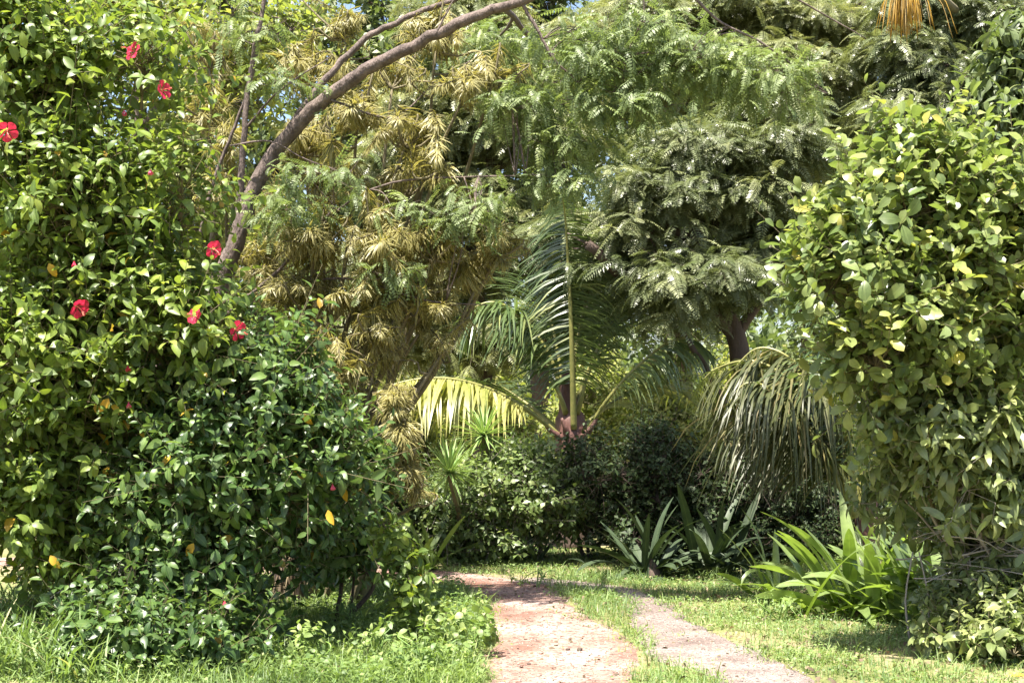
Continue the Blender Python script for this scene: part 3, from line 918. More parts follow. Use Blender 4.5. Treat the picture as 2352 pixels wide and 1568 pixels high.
n = 34000
x = g.uniform(-2.5, 2.2, n); y = g.uniform(7.5, 13.8, n)
d_ = track_dist(x, y)
onr = np.min([np.hypot(x - p[0], y - p[1]) - p[2] / 2 for p in TRs], axis=0) < 0.02
k = (d_ < 0.03) & (g.uniform(size=n) < np.where(onr, 1.0, 0.45))
x, y = x[k], y[k]; m = len(x)
P = np.stack([x, y, hgt(x, y) + 0.010], 1); X, Y, Z = frame(rand_unit(g, m), rand_unit(g, m))
mb = MB(); ti = g.integers(0, 3, m); S = 0.003 + 0.008 * g.uniform(size=m) ** 3
for q in range(3):
    kq = ti == q; mb.inst(oct_tpl(q), P[kq], X[kq], Y[kq], Z[kq], S[kq], g.uniform(size=kq.sum()))
tag(mb.build('loose_gravel', M['stone'], smooth=False), 'fine loose stones scattered over both wheel tracks', 'gravel', kind='stuff')
for i, (u, v, s_, lab) in enumerate(((1331, 1491, 0.024, 'dark stone lying alone on the sunlit red track'), (1305, 1489, 0.017, 'small flat stone just left of the dark stone on the red track'),
                                     (1215, 1520, 0.014, 'small dark stone near the left edge of the red track'), (1265, 1395, 0.02, 'stone on the shaded stretch of the red track'),
                                     (1700, 1500, 0.02, 'stone on the right edge of the gravel track'), (1560, 1512, 0.016, 'stone at the inner edge of the gravel track'))):
    p = gpt(u, v); mb = MB()
    b = np.array([p[0], p[1], float(hgt(*p)) + 0.007 + s_ * 0.35])
    mb.inst(stone_tpl(i + 3), b[None], *frame(np.array([[math.cos(i), math.sin(i), 0.1]]), np.array([[0, 0, 1.0]])), np.array([s_]), np.array([0.3]))
    tag(mb.build('stone', M['bark_dark'] if i < 4 else M['stone']), lab, 'stone', 'single stones on the tracks')

n = 3200
x = g.uniform(-2.5, 4.0, n); y = g.uniform(7.5, 14.5, n); d_ = track_dist(x, y)
k = g.uniform(size=n) < np.where(d_ < 0, 0.35, 0.6)
x, y = x[k], y[k]; m = len(x)
P = np.stack([x, y, hgt(x, y) + np.where(track_dist(x, y) < 0, 0.016, 0.04)], 1)
X, Y, Z = frame(np.stack([g.normal(size=m), g.normal(size=m), g.normal(size=m) * 0.15], 1), UP + g.normal(size=(m, 3)) * 0.3)
mb = MB(); mb.inst(LEAF_HIB[1], P, X, Y, Z, g.uniform(0.02, 0.075, m), g.uniform(size=m))
tag(mb.build('leaf_litter', M['dry']), 'dry brown fallen leaves strewn over grass and tracks', 'leaf litter', kind='stuff')

# ------------------------------------------------------------------ hibiscus on the left
hb1 = [(60, 150, 9.3, 260, 230, .7), (330, 170, 9.3, 150, 170, .6), (150, 480, 9.2, 270, 230, .7), (420, 480, 9.2, 120, 150, .5), (120, 820, 9.1, 240, 230, .7), (380, 760, 9.1, 190, 170, .6),
       (120, 1130, 9.2, 210, 190, .6), (-150, 400, 9.8, 150, 300, .6), (-150, 1000, 9.6, 200, 350, .8), (180, 1300, 9.4, 230, 150, .5), (250, 640, 9.2, 230, 130, .5), (230, 980, 9.2, 240, 150, .5), (60, 1200, 9.2, 200, 150, .5)]
hbase = (-2.9, 9.8)
hib, HP = plant('hibiscus_bush', 'tall green hibiscus with red flowers filling the left side of the picture', 'bush', hbase, hb1, stems(hbase, tops_of(hb1), 0.028, 0.008, 1, 0.35),
                LEAF_HIB, M['hib'], M['stem'], 101, lumps=400, lr=0.29, shoots=9, k=10, sl=0.32, ls=0.108, up=0.5, droop=0.12, wood='stems')
hb2 = [(560, 950, 9.2, 160, 150, .5), (700, 1030, 9.3, 150, 130, .5), (580, 1130, 9.2, 200, 120, .5), (760, 1080, 9.4, 90, 90, .4), (420, 1280, 9.1, 190, 130, .5), (460, 1080, 9.0, 160, 130, .5),
       (470, 1340, 9.0, 110, 90, .4), (380, 1450, 8.9, 160, 70, .35), (640, 850, 9.3, 110, 90, .4), (420, 950, 9.2, 150, 130, .4), (660, 1250, 9.8, 110, 80, .4), (330, 1480, 8.7, 190, 110, .35), (500, 1500, 8.6, 130, 90, .3), (180, 1440, 9.0, 130, 80, .3), (330, 1180, 9.1, 150, 120, .4)]
h2base = (-2.1, 9.6)
hib2, HP2 = plant('hibiscus_bush', 'hibiscus with shade-darkened leaves spreading low towards the track with one red flower above it', 'bush', h2base, hb2, stems(h2base, tops_of(hb2), 0.022, 0.007, 2, 0.25),
                  LEAF_HIB, M['hib_shaded'], M['stem'], 102, lumps=225, lr=0.26, shoots=10, k=10, sl=0.28, ls=0.104, up=0.45, droop=0.16, wood='stems')
hb3 = [(800, 1170, 10.4, 60, 90, .3), (780, 1270, 10.4, 70, 70, .3), (810, 1080, 10.4, 50, 60, .3)]
h3base = tuple(at(790, 1405, 10.5)[:2])
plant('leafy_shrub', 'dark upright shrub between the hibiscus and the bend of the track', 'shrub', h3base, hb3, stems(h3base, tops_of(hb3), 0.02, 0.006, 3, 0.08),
      LEAF_HIB, M['hib_shaded'], M['bark_dark'], 103, lumps=42, lr=0.2, shoots=11, k=9, sl=0.18, ls=0.11, wood='stems')
lw = [(220, 1520, 8.5, 120, 100, .4), (350, 1540, 8.4, 120, 120, .4), (460, 1540, 8.45, 100, 100, .4), (420, 1420, 8.9, 150, 110, .4), (520, 1420, 9.3, 70, 80, .4), (240, 1420, 9.1, 120, 90, .4)]
lwb = tuple(at(380, 1500, 8.9)[:2])
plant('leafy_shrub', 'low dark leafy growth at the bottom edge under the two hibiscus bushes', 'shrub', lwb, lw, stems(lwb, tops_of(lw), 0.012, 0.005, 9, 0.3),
      LEAF_HIB, M['hib_shaded'], M['stem'], 105, lumps=95, lr=0.2, shoots=9, k=9, sl=0.22, ls=0.10, droop=.25, wood='stems', shell=.2)
# hanging sprig over the verge
hs_ = [(930, 1300, 9.6, 22, 30, .1), (950, 1370, 9.6, 25, 40, .1), (975, 1430, 9.6, 20, 30, .1), (890, 1240, 9.6, 25, 25, .1)]
sp_ = [at(700, 1000, 9.4), at(800, 1080, 9.5), at(890, 1220, 9.6), at(940, 1330, 9.6), at(985, 1445, 9.6)]
plant('hibiscus_bush', None, None, h2base, hs_, [(sp_, 0.01, 0.003)], LEAF_HIB, M['hib'], M['stem'], 104, lumps=20, lr=0.09, shoots=5, k=8, sl=0.12, ls=0.10, up=-0.4, droop=0.4,
      foliage='hanging_sprig', wood='sprig_stem', root=hib2)

FL = [(310, 120, .058, (-0.6, -.8, 0.3), HP, hib), (370, 208, .055, (0.9, -0.5, 0.1), HP, hib), (16, 300, .06, (0.3, -0.7, -0.4), HP, hib), (487, 572, .056, (0.8, -0.6, -0.3), HP, hib),
      (176, 703, .062, (0.75, -0.5, -0.5), HP, hib), (450, 727, .05, (-0.5, -.8, 0.3), HP, hib), (540, 757, .062, (0.85, -0.55, -0.25), HP, hib2)]
BD = [(295, 920, HP, hib, True), (293, 838, HP, hib, False), (170, 597, HP, hib, False), (285, 250, HP, hib, True), (763, 1108, HP2, hib2, True), (515, 1375, HP2, hib2, False), (345, 385, HP, hib, True)]
for i, (u, v, s_, fc, Pn, par) in enumerate(FL):
    dd = surface(Pn, u, v) or 9.0
    flower(par, at(u, v, dd - 0.10), fc, s_ * 1.12, (0.6, 0.4, 0.5, 0.6, 0.3, 0.6, 0.5)[i], False, i)
for i, (u, v, Pn, par, pk) in enumerate(BD):
    dd = surface(Pn, u, v) or 9.0
    flower(par, at(u, v, dd - 0.08), (0.15, -0.35, -0.9 if i != 1 else -0.5), 0.05, 0, pk, 20 + i, True)
for i, (u, v, Pn, par) in enumerate(((113, 1290, HP, hib), (447, 1262, HP2, hib2), (752, 1185, HP2, hib2), (697, 962, HP2, hib2), (248, 1095, HP, hib), (790, 1133, HP2, hib2), (252, 930, HP, hib), (110, 620, HP, hib))):
    dd = (surface(Pn, u, v) or 9.0) - 0.07
    mb = MB(); c = at(u, v, dd)
    dr = np.array([[g.normal() * 0.4, -0.2, -1.0]])
    mb.inst(LEAF_HIB[i % 4], (c + UP * 0.05)[None], *frame(dr, np.array([[g.normal() * 0.4, -1, 0.3]])), np.array([0.115]), np.array([g.uniform()]))
    mb.build('yellowed_leaf', M['yellow'], par)

# ------------------------------------------------------------------ leaning tree with feathery leaves
D = 11.4
lt_base = at(420, 1200, D)[:2]
b3 = np.array([lt_base[0], lt_base[1], float(hgt(*lt_base)) - 0.05])
main = [b3, at(470, 800, D), at(540, 560, D), at(600, 400, D), at(690, 280, D - .1), at(790, 195, D - .2), at(910, 125, D - .3), at(1050, 58, D - .4), at(1200, 0, D - .5), at(1400, -70, D - .6), at(1650, -150, D - .8)]
limb2 = [at(625, 375, D), at(690, 260, D + .1), at(750, 180, D + .15), at(840, 90, D + .2), at(940, 38, D + .2), at(1060, -8, D + .2), at(1200, -70, D + .2)]
thin1 = [at(545, 540, D), at(553, 420, D), at(562, 300, D), at(575, 170, D), at(605, 20, D), at(625, -90, D)]
thin2 = [at(455, 560, D + .2), at(490, 420, D + .2), at(540, 290, D + .15), at(575, 190, D + .1), at(590, 120, D)]
tw = [([at(1195, 0, D - .5), at(1235, 70, D - .5), at(1275, 140, D - .5), at(1330, 190, D - .4), at(1420, 290, D - .3)], .016, .004),
      ([at(1500, -110, D - .7), at(1640, 40, D - .6), at(1760, 105, D - .6), at(1900, 215, D - .5)], .014, .004),
      ([at(700, 600, D), at(770, 490, D - .2), at(900, 420, D - .3), at(1130, 405, D - .3), at(1300, 400, D - .2)], .013, .004),
      ([at(500, 740, D), at(640, 620, D - .2), at(770, 475, D - .3)], .02, .008),
      ([at(530, 335, D - .1), at(620, 325, D - .2), at(700, 365, D - .2), at(800, 400, D - .3)], .009, .003),
      ([at(560, 300, D), at(640, 210, D - .1), at(760, 130, D)], .012, .004),
      ([at(760, 230, D - .2), at(900, 270, D), at(990, 200, D + .3), at(1080, 140, D + .4)], .010, .004),
      ([at(1000, 80, D - .4), at(1020, 40, D - .4), at(1060, -30, D - .4)], .012, .004),
      ([at(1450, -90, D - .6), at(1480, 20, D - .6), at(1440, 130, D - .5), at(1425, 250, D - .4)], .008, .003),
      ([at(500, 700, D), at(640, 660, D - .1), at(800, 640, D - .3), at(980, 690, D - .2), at(1120, 700, D)], .014, .004),
      ([at(1150, 15, D - .45), at(1180, 40, D + .8), at(1240, 110, D + 2.1), at(1330, 140, D + 2.4), at(1500, 120, D + 2.6), at(1640, 160, D + 2.8)], .03, .008),
      ([at(1180, 40, D + .8), at(1160, 70, D + 1.6), at(1110, 120, D + 2.2)], .018, .006),
      ([at(1600, -140, D - .8), at(1800, -20, D - .7), at(1990, 90, D - .6)], .012, .004)]
fb = [(780, 400, 10.9, 150, 40, .3), (890, 460, 10.9, 100, 50, .3), (1090, 490, 11, 95, 60, .4), (1290, 425, 11.2, 95, 45, .35), (1200, 250, 11.3, 110, 60, .4), (1290, 330, 11.3, 90, 40, .35), (890, 630, 10.9, 80, 35, .3), (860, 35, 11.2, 80, 30, .3), (1400, 170, 11, 110, 100, .4), (1600, 120, 10.9, 130, 90, .4), (1780, 190, 10.9, 120, 80, .4), (1500, 60, 10.9, 130, 70, .4),
      (1430, 260, 11, 60, 60, .3), (660, 480, 11, 70, 70, .3), (560, 60, 11.4, 90, 70, .3), (690, 760, 11, 60, 40, .3), (1500, 240, 11, 70, 40, .3), (640, 200, 11.3, 60, 60, .3), (1320, 60, 11, 90, 60, .3), (1380, 130, 13.6, 150, 60, .7), (1230, 190, 14, 130, 50, .7), (1520, 110, 14, 140, 60, .7), (1120, 110, 13.6, 120, 50, .6), (1640, 160, 14.2, 120, 60, .6)]  # rear clumps at the end added so the crown shades hedge and bend
plant('leaning_tree', 'slanting brown trunk forking across the top, with feathery grey green leaves', 'tree', b3, fb,
      [(main, 0.082, 0.025), (limb2, 0.034, 0.018), (thin1, 0.031, 0.014), (thin2, 0.018, 0.012)] + tw, FEATHER, M['feather'], M['bark'], 110, lumps=215, lr=0.24, shoots=6, k=4, sl=0.14, ls=0.23,
      up=0.15, flat=0.4, e0=0.1, e1=0.6, droop=0.22, zflat=0.5, nhint=0.1, nup=1.0, foliage='crown', wood='branches', trunk='trunk', twig_r=0.0025, branch_r=0.007, shell=0.1)

# ------------------------------------------------------------------ striped dracaenas
dracaena('striped cream dracaena highest of all, behind the fork of the slanting trunk', at(720, 1250, 12.8)[:2], [(1000, 90, 11.6, 120, 45, .4), (1130, 165, 11.4, 80, 45, .4), (1060, 205, 11.3, 100, 35, .4), (790, 60, 12.7, 100, 50, .4), (690, 150, 12.7, 80, 60, .4), (900, 180, 12.6, 80, 50, .4), (760, 190, 12.6, 90, 50, .4), (480, 130, 12.6, 90, 90, .4)], 201, 85, hang=.25)
dracaena('striped cream dracaena with foxtail branches reaching right of the slanting trunk', at(690, 1300, 12.2)[:2], [(930, 310, 11.2, 120, 60, .4), (820, 265, 11.6, 80, 50, .4), (1000, 370, 11.1, 50, 45, .3), (700, 330, 12.1, 80, 40, .4), (760, 430, 11.6, 120, 70, .4), (930, 430, 11.6, 90, 60, .4)], 202, 75, .2, 60, .3)
dracaena('striped cream dracaena squeezed between the hibiscus and the slanting trunk', at(560, 1300, 12.2)[:2], [(520, 320, 12, 60, 60, .4), (500, 420, 12, 50, 80, .3), (620, 480, 12, 60, 90, .4), (600, 600, 11.9, 70, 70, .4), (480, 250, 12.2, 70, 60, .3)], 203, 60)
dracaena('broad striped cream dracaena in the centre left, under the feathery leaves', at(670, 1320, 11.9)[:2], [(720, 560, 11.1, 110, 80, .5), (860, 570, 11.0, 110, 80, .5), (1000, 570, 11.2, 100, 70, .4), (1140, 560, 11.5, 60, 60, .4), (690, 680, 11.1, 110, 80, .4), (840, 690, 11.1, 110, 70, .4), (980, 680, 11.3, 100, 60, .4), (1090, 640, 11.5, 70, 50, .4), (1060, 480, 11.6, 80, 50, .3), (960, 740, 11.3, 50, 30, .3)], 204, 150, .2, 62, .3)
dracaena('lower striped cream dracaena just above the yellow palm frond', at(720, 1330, 11.6)[:2], [(740, 830, 10.9, 90, 80, .4), (870, 780, 11.0, 80, 45, .4), (1010, 790, 11.2, 40, 20, .3), (730, 920, 10.9, 60, 60, .3), (810, 870, 11, 40, 40, .3)], 205, 75, .19, 56, .3)
dracaena('narrow hanging column of striped cream dracaena ending above the small strap plant', at(790, 1320, 11.2)[:2], [(910, 930, 10.7, 32, 50, .2), (925, 1010, 10.7, 38, 50, .2), (900, 1070, 10.7, 32, 35, .2), (955, 1130, 10.7, 22, 16, .12), (930, 1090, 10.7, 35, 30, .15)], 206, 110, 0.17, 44, 0.35, Lr=(.12, .26))

# ------------------------------------------------------------------ centre palm
D = 17.0
pb = at(1312, 1285, D)[:2]
pz = float(hgt(*pb))
palm = thing('palm', np.array([pb[0], pb[1], pz]), 'young palm with red brown leaf bases standing behind the middle of the hedge', 'palm')
mb = MB(); mb.tube(smooth_path([np.array([pb[0], pb[1], pz - .05]), at(1310, 1150, D), at(1312, 1040, D)], 6), np.linspace(0.2, 0.17, 13), 14, 0.5, 0.04, 5)
mb.build('trunk', M['bark_dark'], palm)
mb = MB()
mb.tube(smooth_path([at(1312, 1045, D), at(1312, 985, D), at(1308, 940, D), at(1302, 890, D), at(1300, 850, D)], 5), np.array([.15, .15, .155, .16, .16, .16, .155, .15, .14, .12, .105, .095, .085, .08, .075, .07, .065, .06, .05, .045, .04]) * 1.22, 14, 0.5, 0.07, 6)
mb.build('leaf_sheath', M['sheath'], palm)
for i, (a, b, c, r) in enumerate((((1295, 1010), (1262, 985), (1250, 965), .05), ((1330, 1010), (1360, 980), (1372, 955), .05), ((1300, 950), (1285, 905), (1265, 868), .04), ((1325, 950), (1338, 905), (1348, 862), .04), ((1310, 1020), (1300, 985), (1290, 960), .05))):
    mb = MB(); mb.tube(smooth_path([at(*a, D - .12), at(*b, D - .2), at(*c, D - .22)], 4), np.linspace(r, r * 0.35, 9), 8, .5, .05, i)
    mb.build('leaf_stub', M['rachis'] if i in (2, 3) else M['sheath'], palm)
frond(palm, [at(1318, 985, D - .18), at(1315, 860, D - .3), at(1311, 730, D - .4), at(1305, 610, D - .45), at(1298, 500, D - .6), at(1290, 440, D - .8)], M['palm'], 110, .85, .013, 1.0, -.25, .042, .2, 1, .15, flatn=(0.05, 1, .15), label='tall upright frond facing the camera')
frond(palm, [at(1295, 1010, D - .1), at(1230, 955, D - .3), at(1150, 905, D - .5), at(1050, 872, D - .7), at(950, 872, D - .8), at(870, 900, D - .9), at(825, 960, D - .9)], M['palm_yellow'], 72, .95, .022, 1.0, .25, .035, .25, 2, -.5, label='yellowing frond arching to the left')
frond(palm, [at(1345, 1000, D - .1), at(1390, 925, D - .3), at(1450, 855, D - .4), at(1530, 790, D - .4), at(1590, 780, D - .3), at(1640, 820, D - .2)], M['palm'], 50, .85, .013, 1.1, .3, .03, .3, 3, -.4)
frond(palm, [at(1300, 930, D), at(1262, 820, D + .1), at(1205, 735, D + .1), at(1140, 695, D), at(1085, 710, D), at(1050, 760, D)], M['palm'], 90, 1.25, .020, .9, .4, .034, .2, 4, -.2, label='shining frond drooping left of the upright one')
frond(palm, [at(1322, 930, D + .1), at(1375, 800, D + .2), at(1440, 700, D + .3), at(1510, 660, D + .4), at(1570, 690, D + .4)], M['palm'], 66, .9, .021, .7, .4, .034, .2, 5, .15)
frond(palm, [at(1310, 920, D + .2), at(1330, 760, D + .5), at(1370, 620, D + .8), at(1420, 540, D + 1.1)], M['palm'], 66, .9, .021, .5, .6, .034, .2, 6, .2)
frond(palm, [at(1300, 920, D + .2), at(1270, 760, D + .4), at(1235, 620, D + .7), at(1180, 560, D + .9)], M['palm'], 66, .9, .021, .5, .6, .034, .2, 7, .2)
frond(palm, [at(1315, 1000, D), at(1400, 930, D + .4), at(1480, 890, D + .9), at(1560, 900, D + 1.3), at(1620, 950, D + 1.5)], M['palm_yellow'], 44, .7, .016, .8, .4, .03, .25, 8, .1)
frond(palm, [at(1300, 1000, D), at(1200, 920, D + .5), at(1120, 880, D + .9), at(1040, 900, D + 1.2)], M['palm'], 44, .7, .016, .8, .4, .03, .25, 9, .1)

# ------------------------------------------------------------------ right palm
D = 13.4
pb = at(1988, 1330, D)[:2]; pz = float(hgt(*pb))
palm2 = thing('palm', np.array([pb[0], pb[1], pz]), 'palm with long hanging olive leaflets, rising behind the big bright strap plant', 'palm')
mb = MB(); mb.tube(smooth_path([np.array([pb[0], pb[1], pz - .05]), at(1988, 1250, D), at(1990, 1150, D)], 6), np.linspace(0.13, 0.10, 13), 12, .5, .04, 4)
mb.build('trunk', M['sheath'], palm2)
FR = [([(1975, 1190, 0), (1935, 1080, -.1), (1870, 975, -.2), (1800, 900, -.3), (1735, 880, -.3), (1690, 930, -.3)], 'palm_brown', 58, .95, 'brownish frond hanging like a curtain to the left'),
      ([(1985, 1190, 0), (1915, 1060, .1), (1820, 975, .2), (1730, 955, .3), (1670, 1000, .3)], 'palm_brown', 52, .8, None),
      ([(1985, 1185, -.1), (1925, 1010, 0), (1850, 890, .1), (1755, 830, .2), (1660, 850, .4), (1610, 910, .5)], 'palm_brown', 50, .8, None),
      ([(1985, 1180, 0), (1960, 1040, 0), (1900, 900, .1), (1830, 820, .1), (1760, 800, .2), (1700, 850, .2)], 'palm_brown', 58, .95, None),
      ([(1990, 1170, 0), (1975, 1000, 0), (1950, 850, .1), (1890, 720, .2), (1820, 660, .3)], 'palm', 50, .8, None),
      ([(1992, 1170, 0), (2000, 1000, .1), (2010, 840, .2), (2050, 700, .3)], 'palm', 46, .8, None),
      ([(1995, 1170, 0), (2030, 1040, -.1), (2090, 940, -.2), (2160, 900, -.3), (2230, 930, -.3)], 'palm', 44, .8, None),
      ([(1985, 1170, .1), (1940, 1000, .5), (1880, 880, .9), (1800, 850, 1.2), (1740, 900, 1.4)], 'palm_brown', 48, .9, None),
      ([(1985, 1150, -.1), (1965, 1010, -.25), (1920, 900, -.35), (1880, 870, -.4), (1845, 900, -.45)], 'palm_brown', 46, .95, None)]
for i, (pts, mt, n_, ln_, lab) in enumerate(FR):
    frond(palm2, [at(a - 20, b, D - .5 + c) for a, b, c in pts], M[mt], int(n_ * 1.35), ln_ * 1.4, .0125, 1.2 if mt == 'palm_brown' else .8, .3, .03, .22, 30 + i, -.4 if mt == 'palm_brown' else .1, label=lab)

# ------------------------------------------------------------------ hedge
hd = [(1370, 1130, 15.2, 130, 150, .9), (1500, 1110, 15.3, 120, 160, .9), (1610, 1150, 15.2, 110, 130, .9), (1720, 1130, 15.3, 120, 150, .9), (1850, 1180, 15.3, 120, 130, .9), (1980, 1190, 15.3, 120, 130, .9), (2200, 1150, 15.4, 150, 150, .9), (2400, 1120, 15.4, 150, 170, .9), (2620, 1130, 15.4, 160, 160, .9), (2850, 1120, 15.3, 160, 170, .9), (1440, 1240, 14.9, 200, 80, .6), (1750, 1250, 14.9, 220, 80, .6)]
hdb = at(1560, 1285, 15.4)[:2]
hsk = []
for b in hd[:10]:
    p = at(b[0], 1285, 15.4); p[2] = 0
    hsk += stems(p[:2], [at(b[0] - 40, b[1] - 20, 15.3), at(b[0] + 40, b[1] - 30, 15.4)], 0.025, 0.01, int(b[0]), .2)
plant('dark_hedge', 'dense hedge, leaves darkened for shade, across the middle behind the bend', 'hedge', hdb, hd, hsk, LEAF_SMALL, M['hedge'], M['bark_dark'], 120, lumps=520, lr=0.24, shoots=13, k=9, sl=0.16, ls=0.075, up=0.4, wood='stems', shell=0.6)
hm = [(1110, 1160, 15, 120, 130, .8), (1220, 1130, 15, 120, 130, .8), (1020, 1190, 14.9, 90, 110, .6), (1000, 1250, 14.8, 90, 60, .5), (1150, 1250, 14.8, 140, 60, .5), (1290, 1170, 15.1, 70, 100, .6)]
hmb = at(1150, 1290, 15.2)[:2]
plant('climber_mound', 'lighter mound of climbing leaves and twigs at the left end of the hedge', 'shrub', hmb, hm, stems(hmb, tops_of(hm), 0.025, 0.008, 4, .5), LEAF_SMALL, M['hedge_lit'], M['twig'], 121, lumps=210, lr=0.22, shoots=11, k=8, sl=0.2, ls=0.095, up=0.35, droop=0.25, wood='stems', shell=0.6)
hz_ = [(620, 1150, 14.5, 250, 140, .8), (860, 1180, 14.8, 100, 130, .7), (950, 1190, 15.0, 80, 130, .6), (300, 1150, 14.8, 250, 150, .8)]
hzb = at(600, 1290, 14.9)[:2]
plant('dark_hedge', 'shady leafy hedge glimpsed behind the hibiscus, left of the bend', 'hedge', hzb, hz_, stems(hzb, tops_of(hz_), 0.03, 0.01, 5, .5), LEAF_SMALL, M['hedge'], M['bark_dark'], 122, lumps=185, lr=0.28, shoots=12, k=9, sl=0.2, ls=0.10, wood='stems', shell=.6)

# ------------------------------------------------------------------ strap plants, spiky plants
lily('strap_plant', 'biggest clump of bright broad strap leaves, right of the track', tuple(gpt(2045, 1412)), 84, 1.0, .062, M['lily'], 301, .35, 1.35, math.pi * 0.95, 1.0, spread=.30)
lily('strap_plant', 'small bright strap plant with bent leaves, left of the biggest clump', tuple(gpt(1785, 1382)), 16, .75, .038, M['lily'], 302, .35, 1.4, math.pi, .9, spread=.09,
     extra=[(2.7, 1.0, .78, .045, .3, (-.02, 0)), (1.6, 1.45, .62, .035, .1, (0, 0)), (math.pi * 1.2, 1.35, .62, .03, 3.0, (-.03, -.02)), (-.4, 1.35, .55, .035, 2.9, (.02, -.03))])
lily('strap_plant', 'few broad bright strap leaves in front of the low glossy shrub', tuple(gpt(2150, 1440)), 13, .8, .058, M['lily'], 303, .45, 1.3, math.pi * .9, .9, spread=.12,
     extra=[(math.pi * .85, 1.0, .85, .065, .2, (0.05, 0)), (math.pi * .8, 1.2, .68, .07, .15, (-.12, 0))])
lily('strap_plant', 'shaded dark strap plant on a short black stem before the hedge', tuple(gpt(1492, 1318)), 38, .95, .05, M['lily_shaded'], 304, -.1, 1.3, None, 1.2, spread=.08)
lily('strap_plant', 'shaded dark strap plant against the hedge, behind the small bright one', tuple(gpt(1640, 1312)), 40, 1.1, .052, M['lily_shaded'], 305, .1, 1.35, None, 1.2, spread=.12)
p = gpt(1500, 1322); mb = MB(); mb.tube(smooth_path([np.array([p[0] + .02, p[1] + .0, -.02]), np.array([p[0], p[1] + .02, .08]), np.array([p[0] - .02, p[1], .17])], 4), np.linspace(.075, .015, 9), 10, .5, .1, 2)
st_ = [o for o in COL.objects if o.get('label', '').startswith('shaded dark strap plant on a short')][0]
mb.build('stem', M['bark_dark'], st_)
lily('strap_plant', 'small bright strap plant at the left foot of the climber mound', tuple(gpt(990, 1310)), 24, .72, .042, M['lily'], 306, .1, 1.35, math.pi * .9, .6, spread=.09)
lily('strap_plant', 'lone strap plant with shade-darkened leaves leaning at the foot of the hedge, left of centre', tuple(gpt(1240, 1300)), 7, .55, .04, M['lily_shaded'], 307, .2, 1.3, None, .8, spread=.06)


def yucca(label, u, v, d, size, seed, basept):
    b = np.array([basept[0], basept[1], float(hgt(*basept))])
    root = thing('spiky_plant', b, label, 'plant')
    top = at(u, v, d)
    mb = MB(); mb.tube(smooth_path([b, b * .5 + top * .5 + np.array([.05, 0, 0]), top], 5), np.linspace(.04, .03, 11), 8, .5, .05, seed); mb.build('stem', M['stem'], root)
    g2 = np.random.default_rng(seed)
    mb = MB(); mb.inst(rosette_tpl(85, seed, 0.038, -.7, 1.45, .35), top[None], *frame(np.array([[0.1, -0.95, .25]]), np.array([[0, -.3, 1.0]])), np.array([size]), np.array([.5]))
    mb.build('leaf_rosette', M['yucca'], root)


yucca('spiky rosette of stiff pale edged leaves above the left end of the hedge', 1033, 1085, 14.1, .42, 1, at(1050, 1290, 15.0)[:2])
yucca('second spiky rosette higher up, below the yellow palm frond', 1112, 1000, 14.9, .42, 2, at(1115, 1290, 15.6)[:2])

# ------------------------------------------------------------------ right hand shrubs
rb = [(2210, 490, 9.2, 150, 100, .55), (2090, 500, 9.0, 150, 110, .5), (1960, 600, 8.9, 100, 110, .45), (2300, 560, 9.3, 130, 150, .6), (2050, 720, 8.9, 150, 120, .5), (2000, 830, 8.9, 100, 80, .4), (2190, 780, 9.1, 150, 140, .5),
      (1960, 470, 9.0, 50, 40, .3), (2100, 395, 9.1, 80, 40, .4), (2270, 385, 9.3, 90, 40, .4), (2420, 560, 9.4, 120, 180, .6), (2380, 800, 9.4, 150, 200, .6), (2120, 900, 9.1, 130, 70, .4), (1910, 680, 8.9, 50, 60, .3), (2080, 990, 9.2, 130, 90, .4), (2250, 960, 9.2, 130, 110, .5), (2200, 620, 9.1, 200, 150, .6)]
rbb = (3.45, 9.9)
rbk = stems(rbb, tops_of(rb), 0.022, 0.007, 6, .15)
plant('round_leaved_bush', 'big bush of pale rounded glossy leaves at the right edge', 'bush', rbb, rb, rbk, LEAF_OBO, M['round'], M['stem'], 130, lumps=190, lr=0.27, shoots=9, k=9, sl=0.26, ls=0.117, up=0.55, e0=0.15, e1=1.0, droop=0.08, wood='stems', nhint=.7)
wb_ = [(2060, 1130, 9.6, 60, 60, .3), (2250, 1240, 9.6, 110, 60, .4), (2060, 960, 9.2, 80, 60, .4), (2140, 990, 9.0, 90, 60, .4), (2270, 1020, 9.0, 100, 70, .4), (2190, 1110, 9.1, 110, 70, .4), (2090, 1070, 9.3, 60, 50, .3), (2320, 1140, 9.2, 80, 70, .4), (2100, 1210, 10.2, 70, 50, .3), (2230, 1190, 10.1, 80, 40, .3), (2410, 1050, 10, 100, 120, .4)]
wbb = at(2290, 1430, 9.7)[:2]
plant('whorled_shrub', 'loose shrub of narrow whorled leaves on pale twigs, under the round leaved bush', 'shrub', wbb, wb_, stems(wbb, tops_of(wb_), 0.016, 0.006, 7, .2), LEAF_LANCE, M['whorl'], M['twig'], 131, lumps=105, lr=0.2, shoots=7, k=10, sl=0.12, ls=0.155, up=0.5, e0=.0, e1=.8, droop=.2, wood='stems', shell=.3)
lb = [(2280, 1400, 9.2, 110, 90, .5), (2190, 1490, 9.0, 70, 60, .4), (2300, 1520, 8.8, 90, 70, .5), (2170, 1400, 9.5, 50, 40, .3), (2380, 1430, 9.2, 120, 120, .5), (2240, 1320, 9.6, 70, 40, .3)]
lbb = at(2290, 1500, 9.2)[:2]
plant('low_shrub', 'low dense shrub with shining dark leaves in the bottom right corner', 'shrub', lbb, lb, stems(lbb, tops_of(lb), 0.014, 0.006, 8, .25), LEAF_LANCE + LEAF_HIB, M['whorl'], M['stem'], 132, lumps=95, lr=0.18, shoots=10, k=8, sl=0.13, ls=0.105, up=.45, droop=.2, wood='stems')
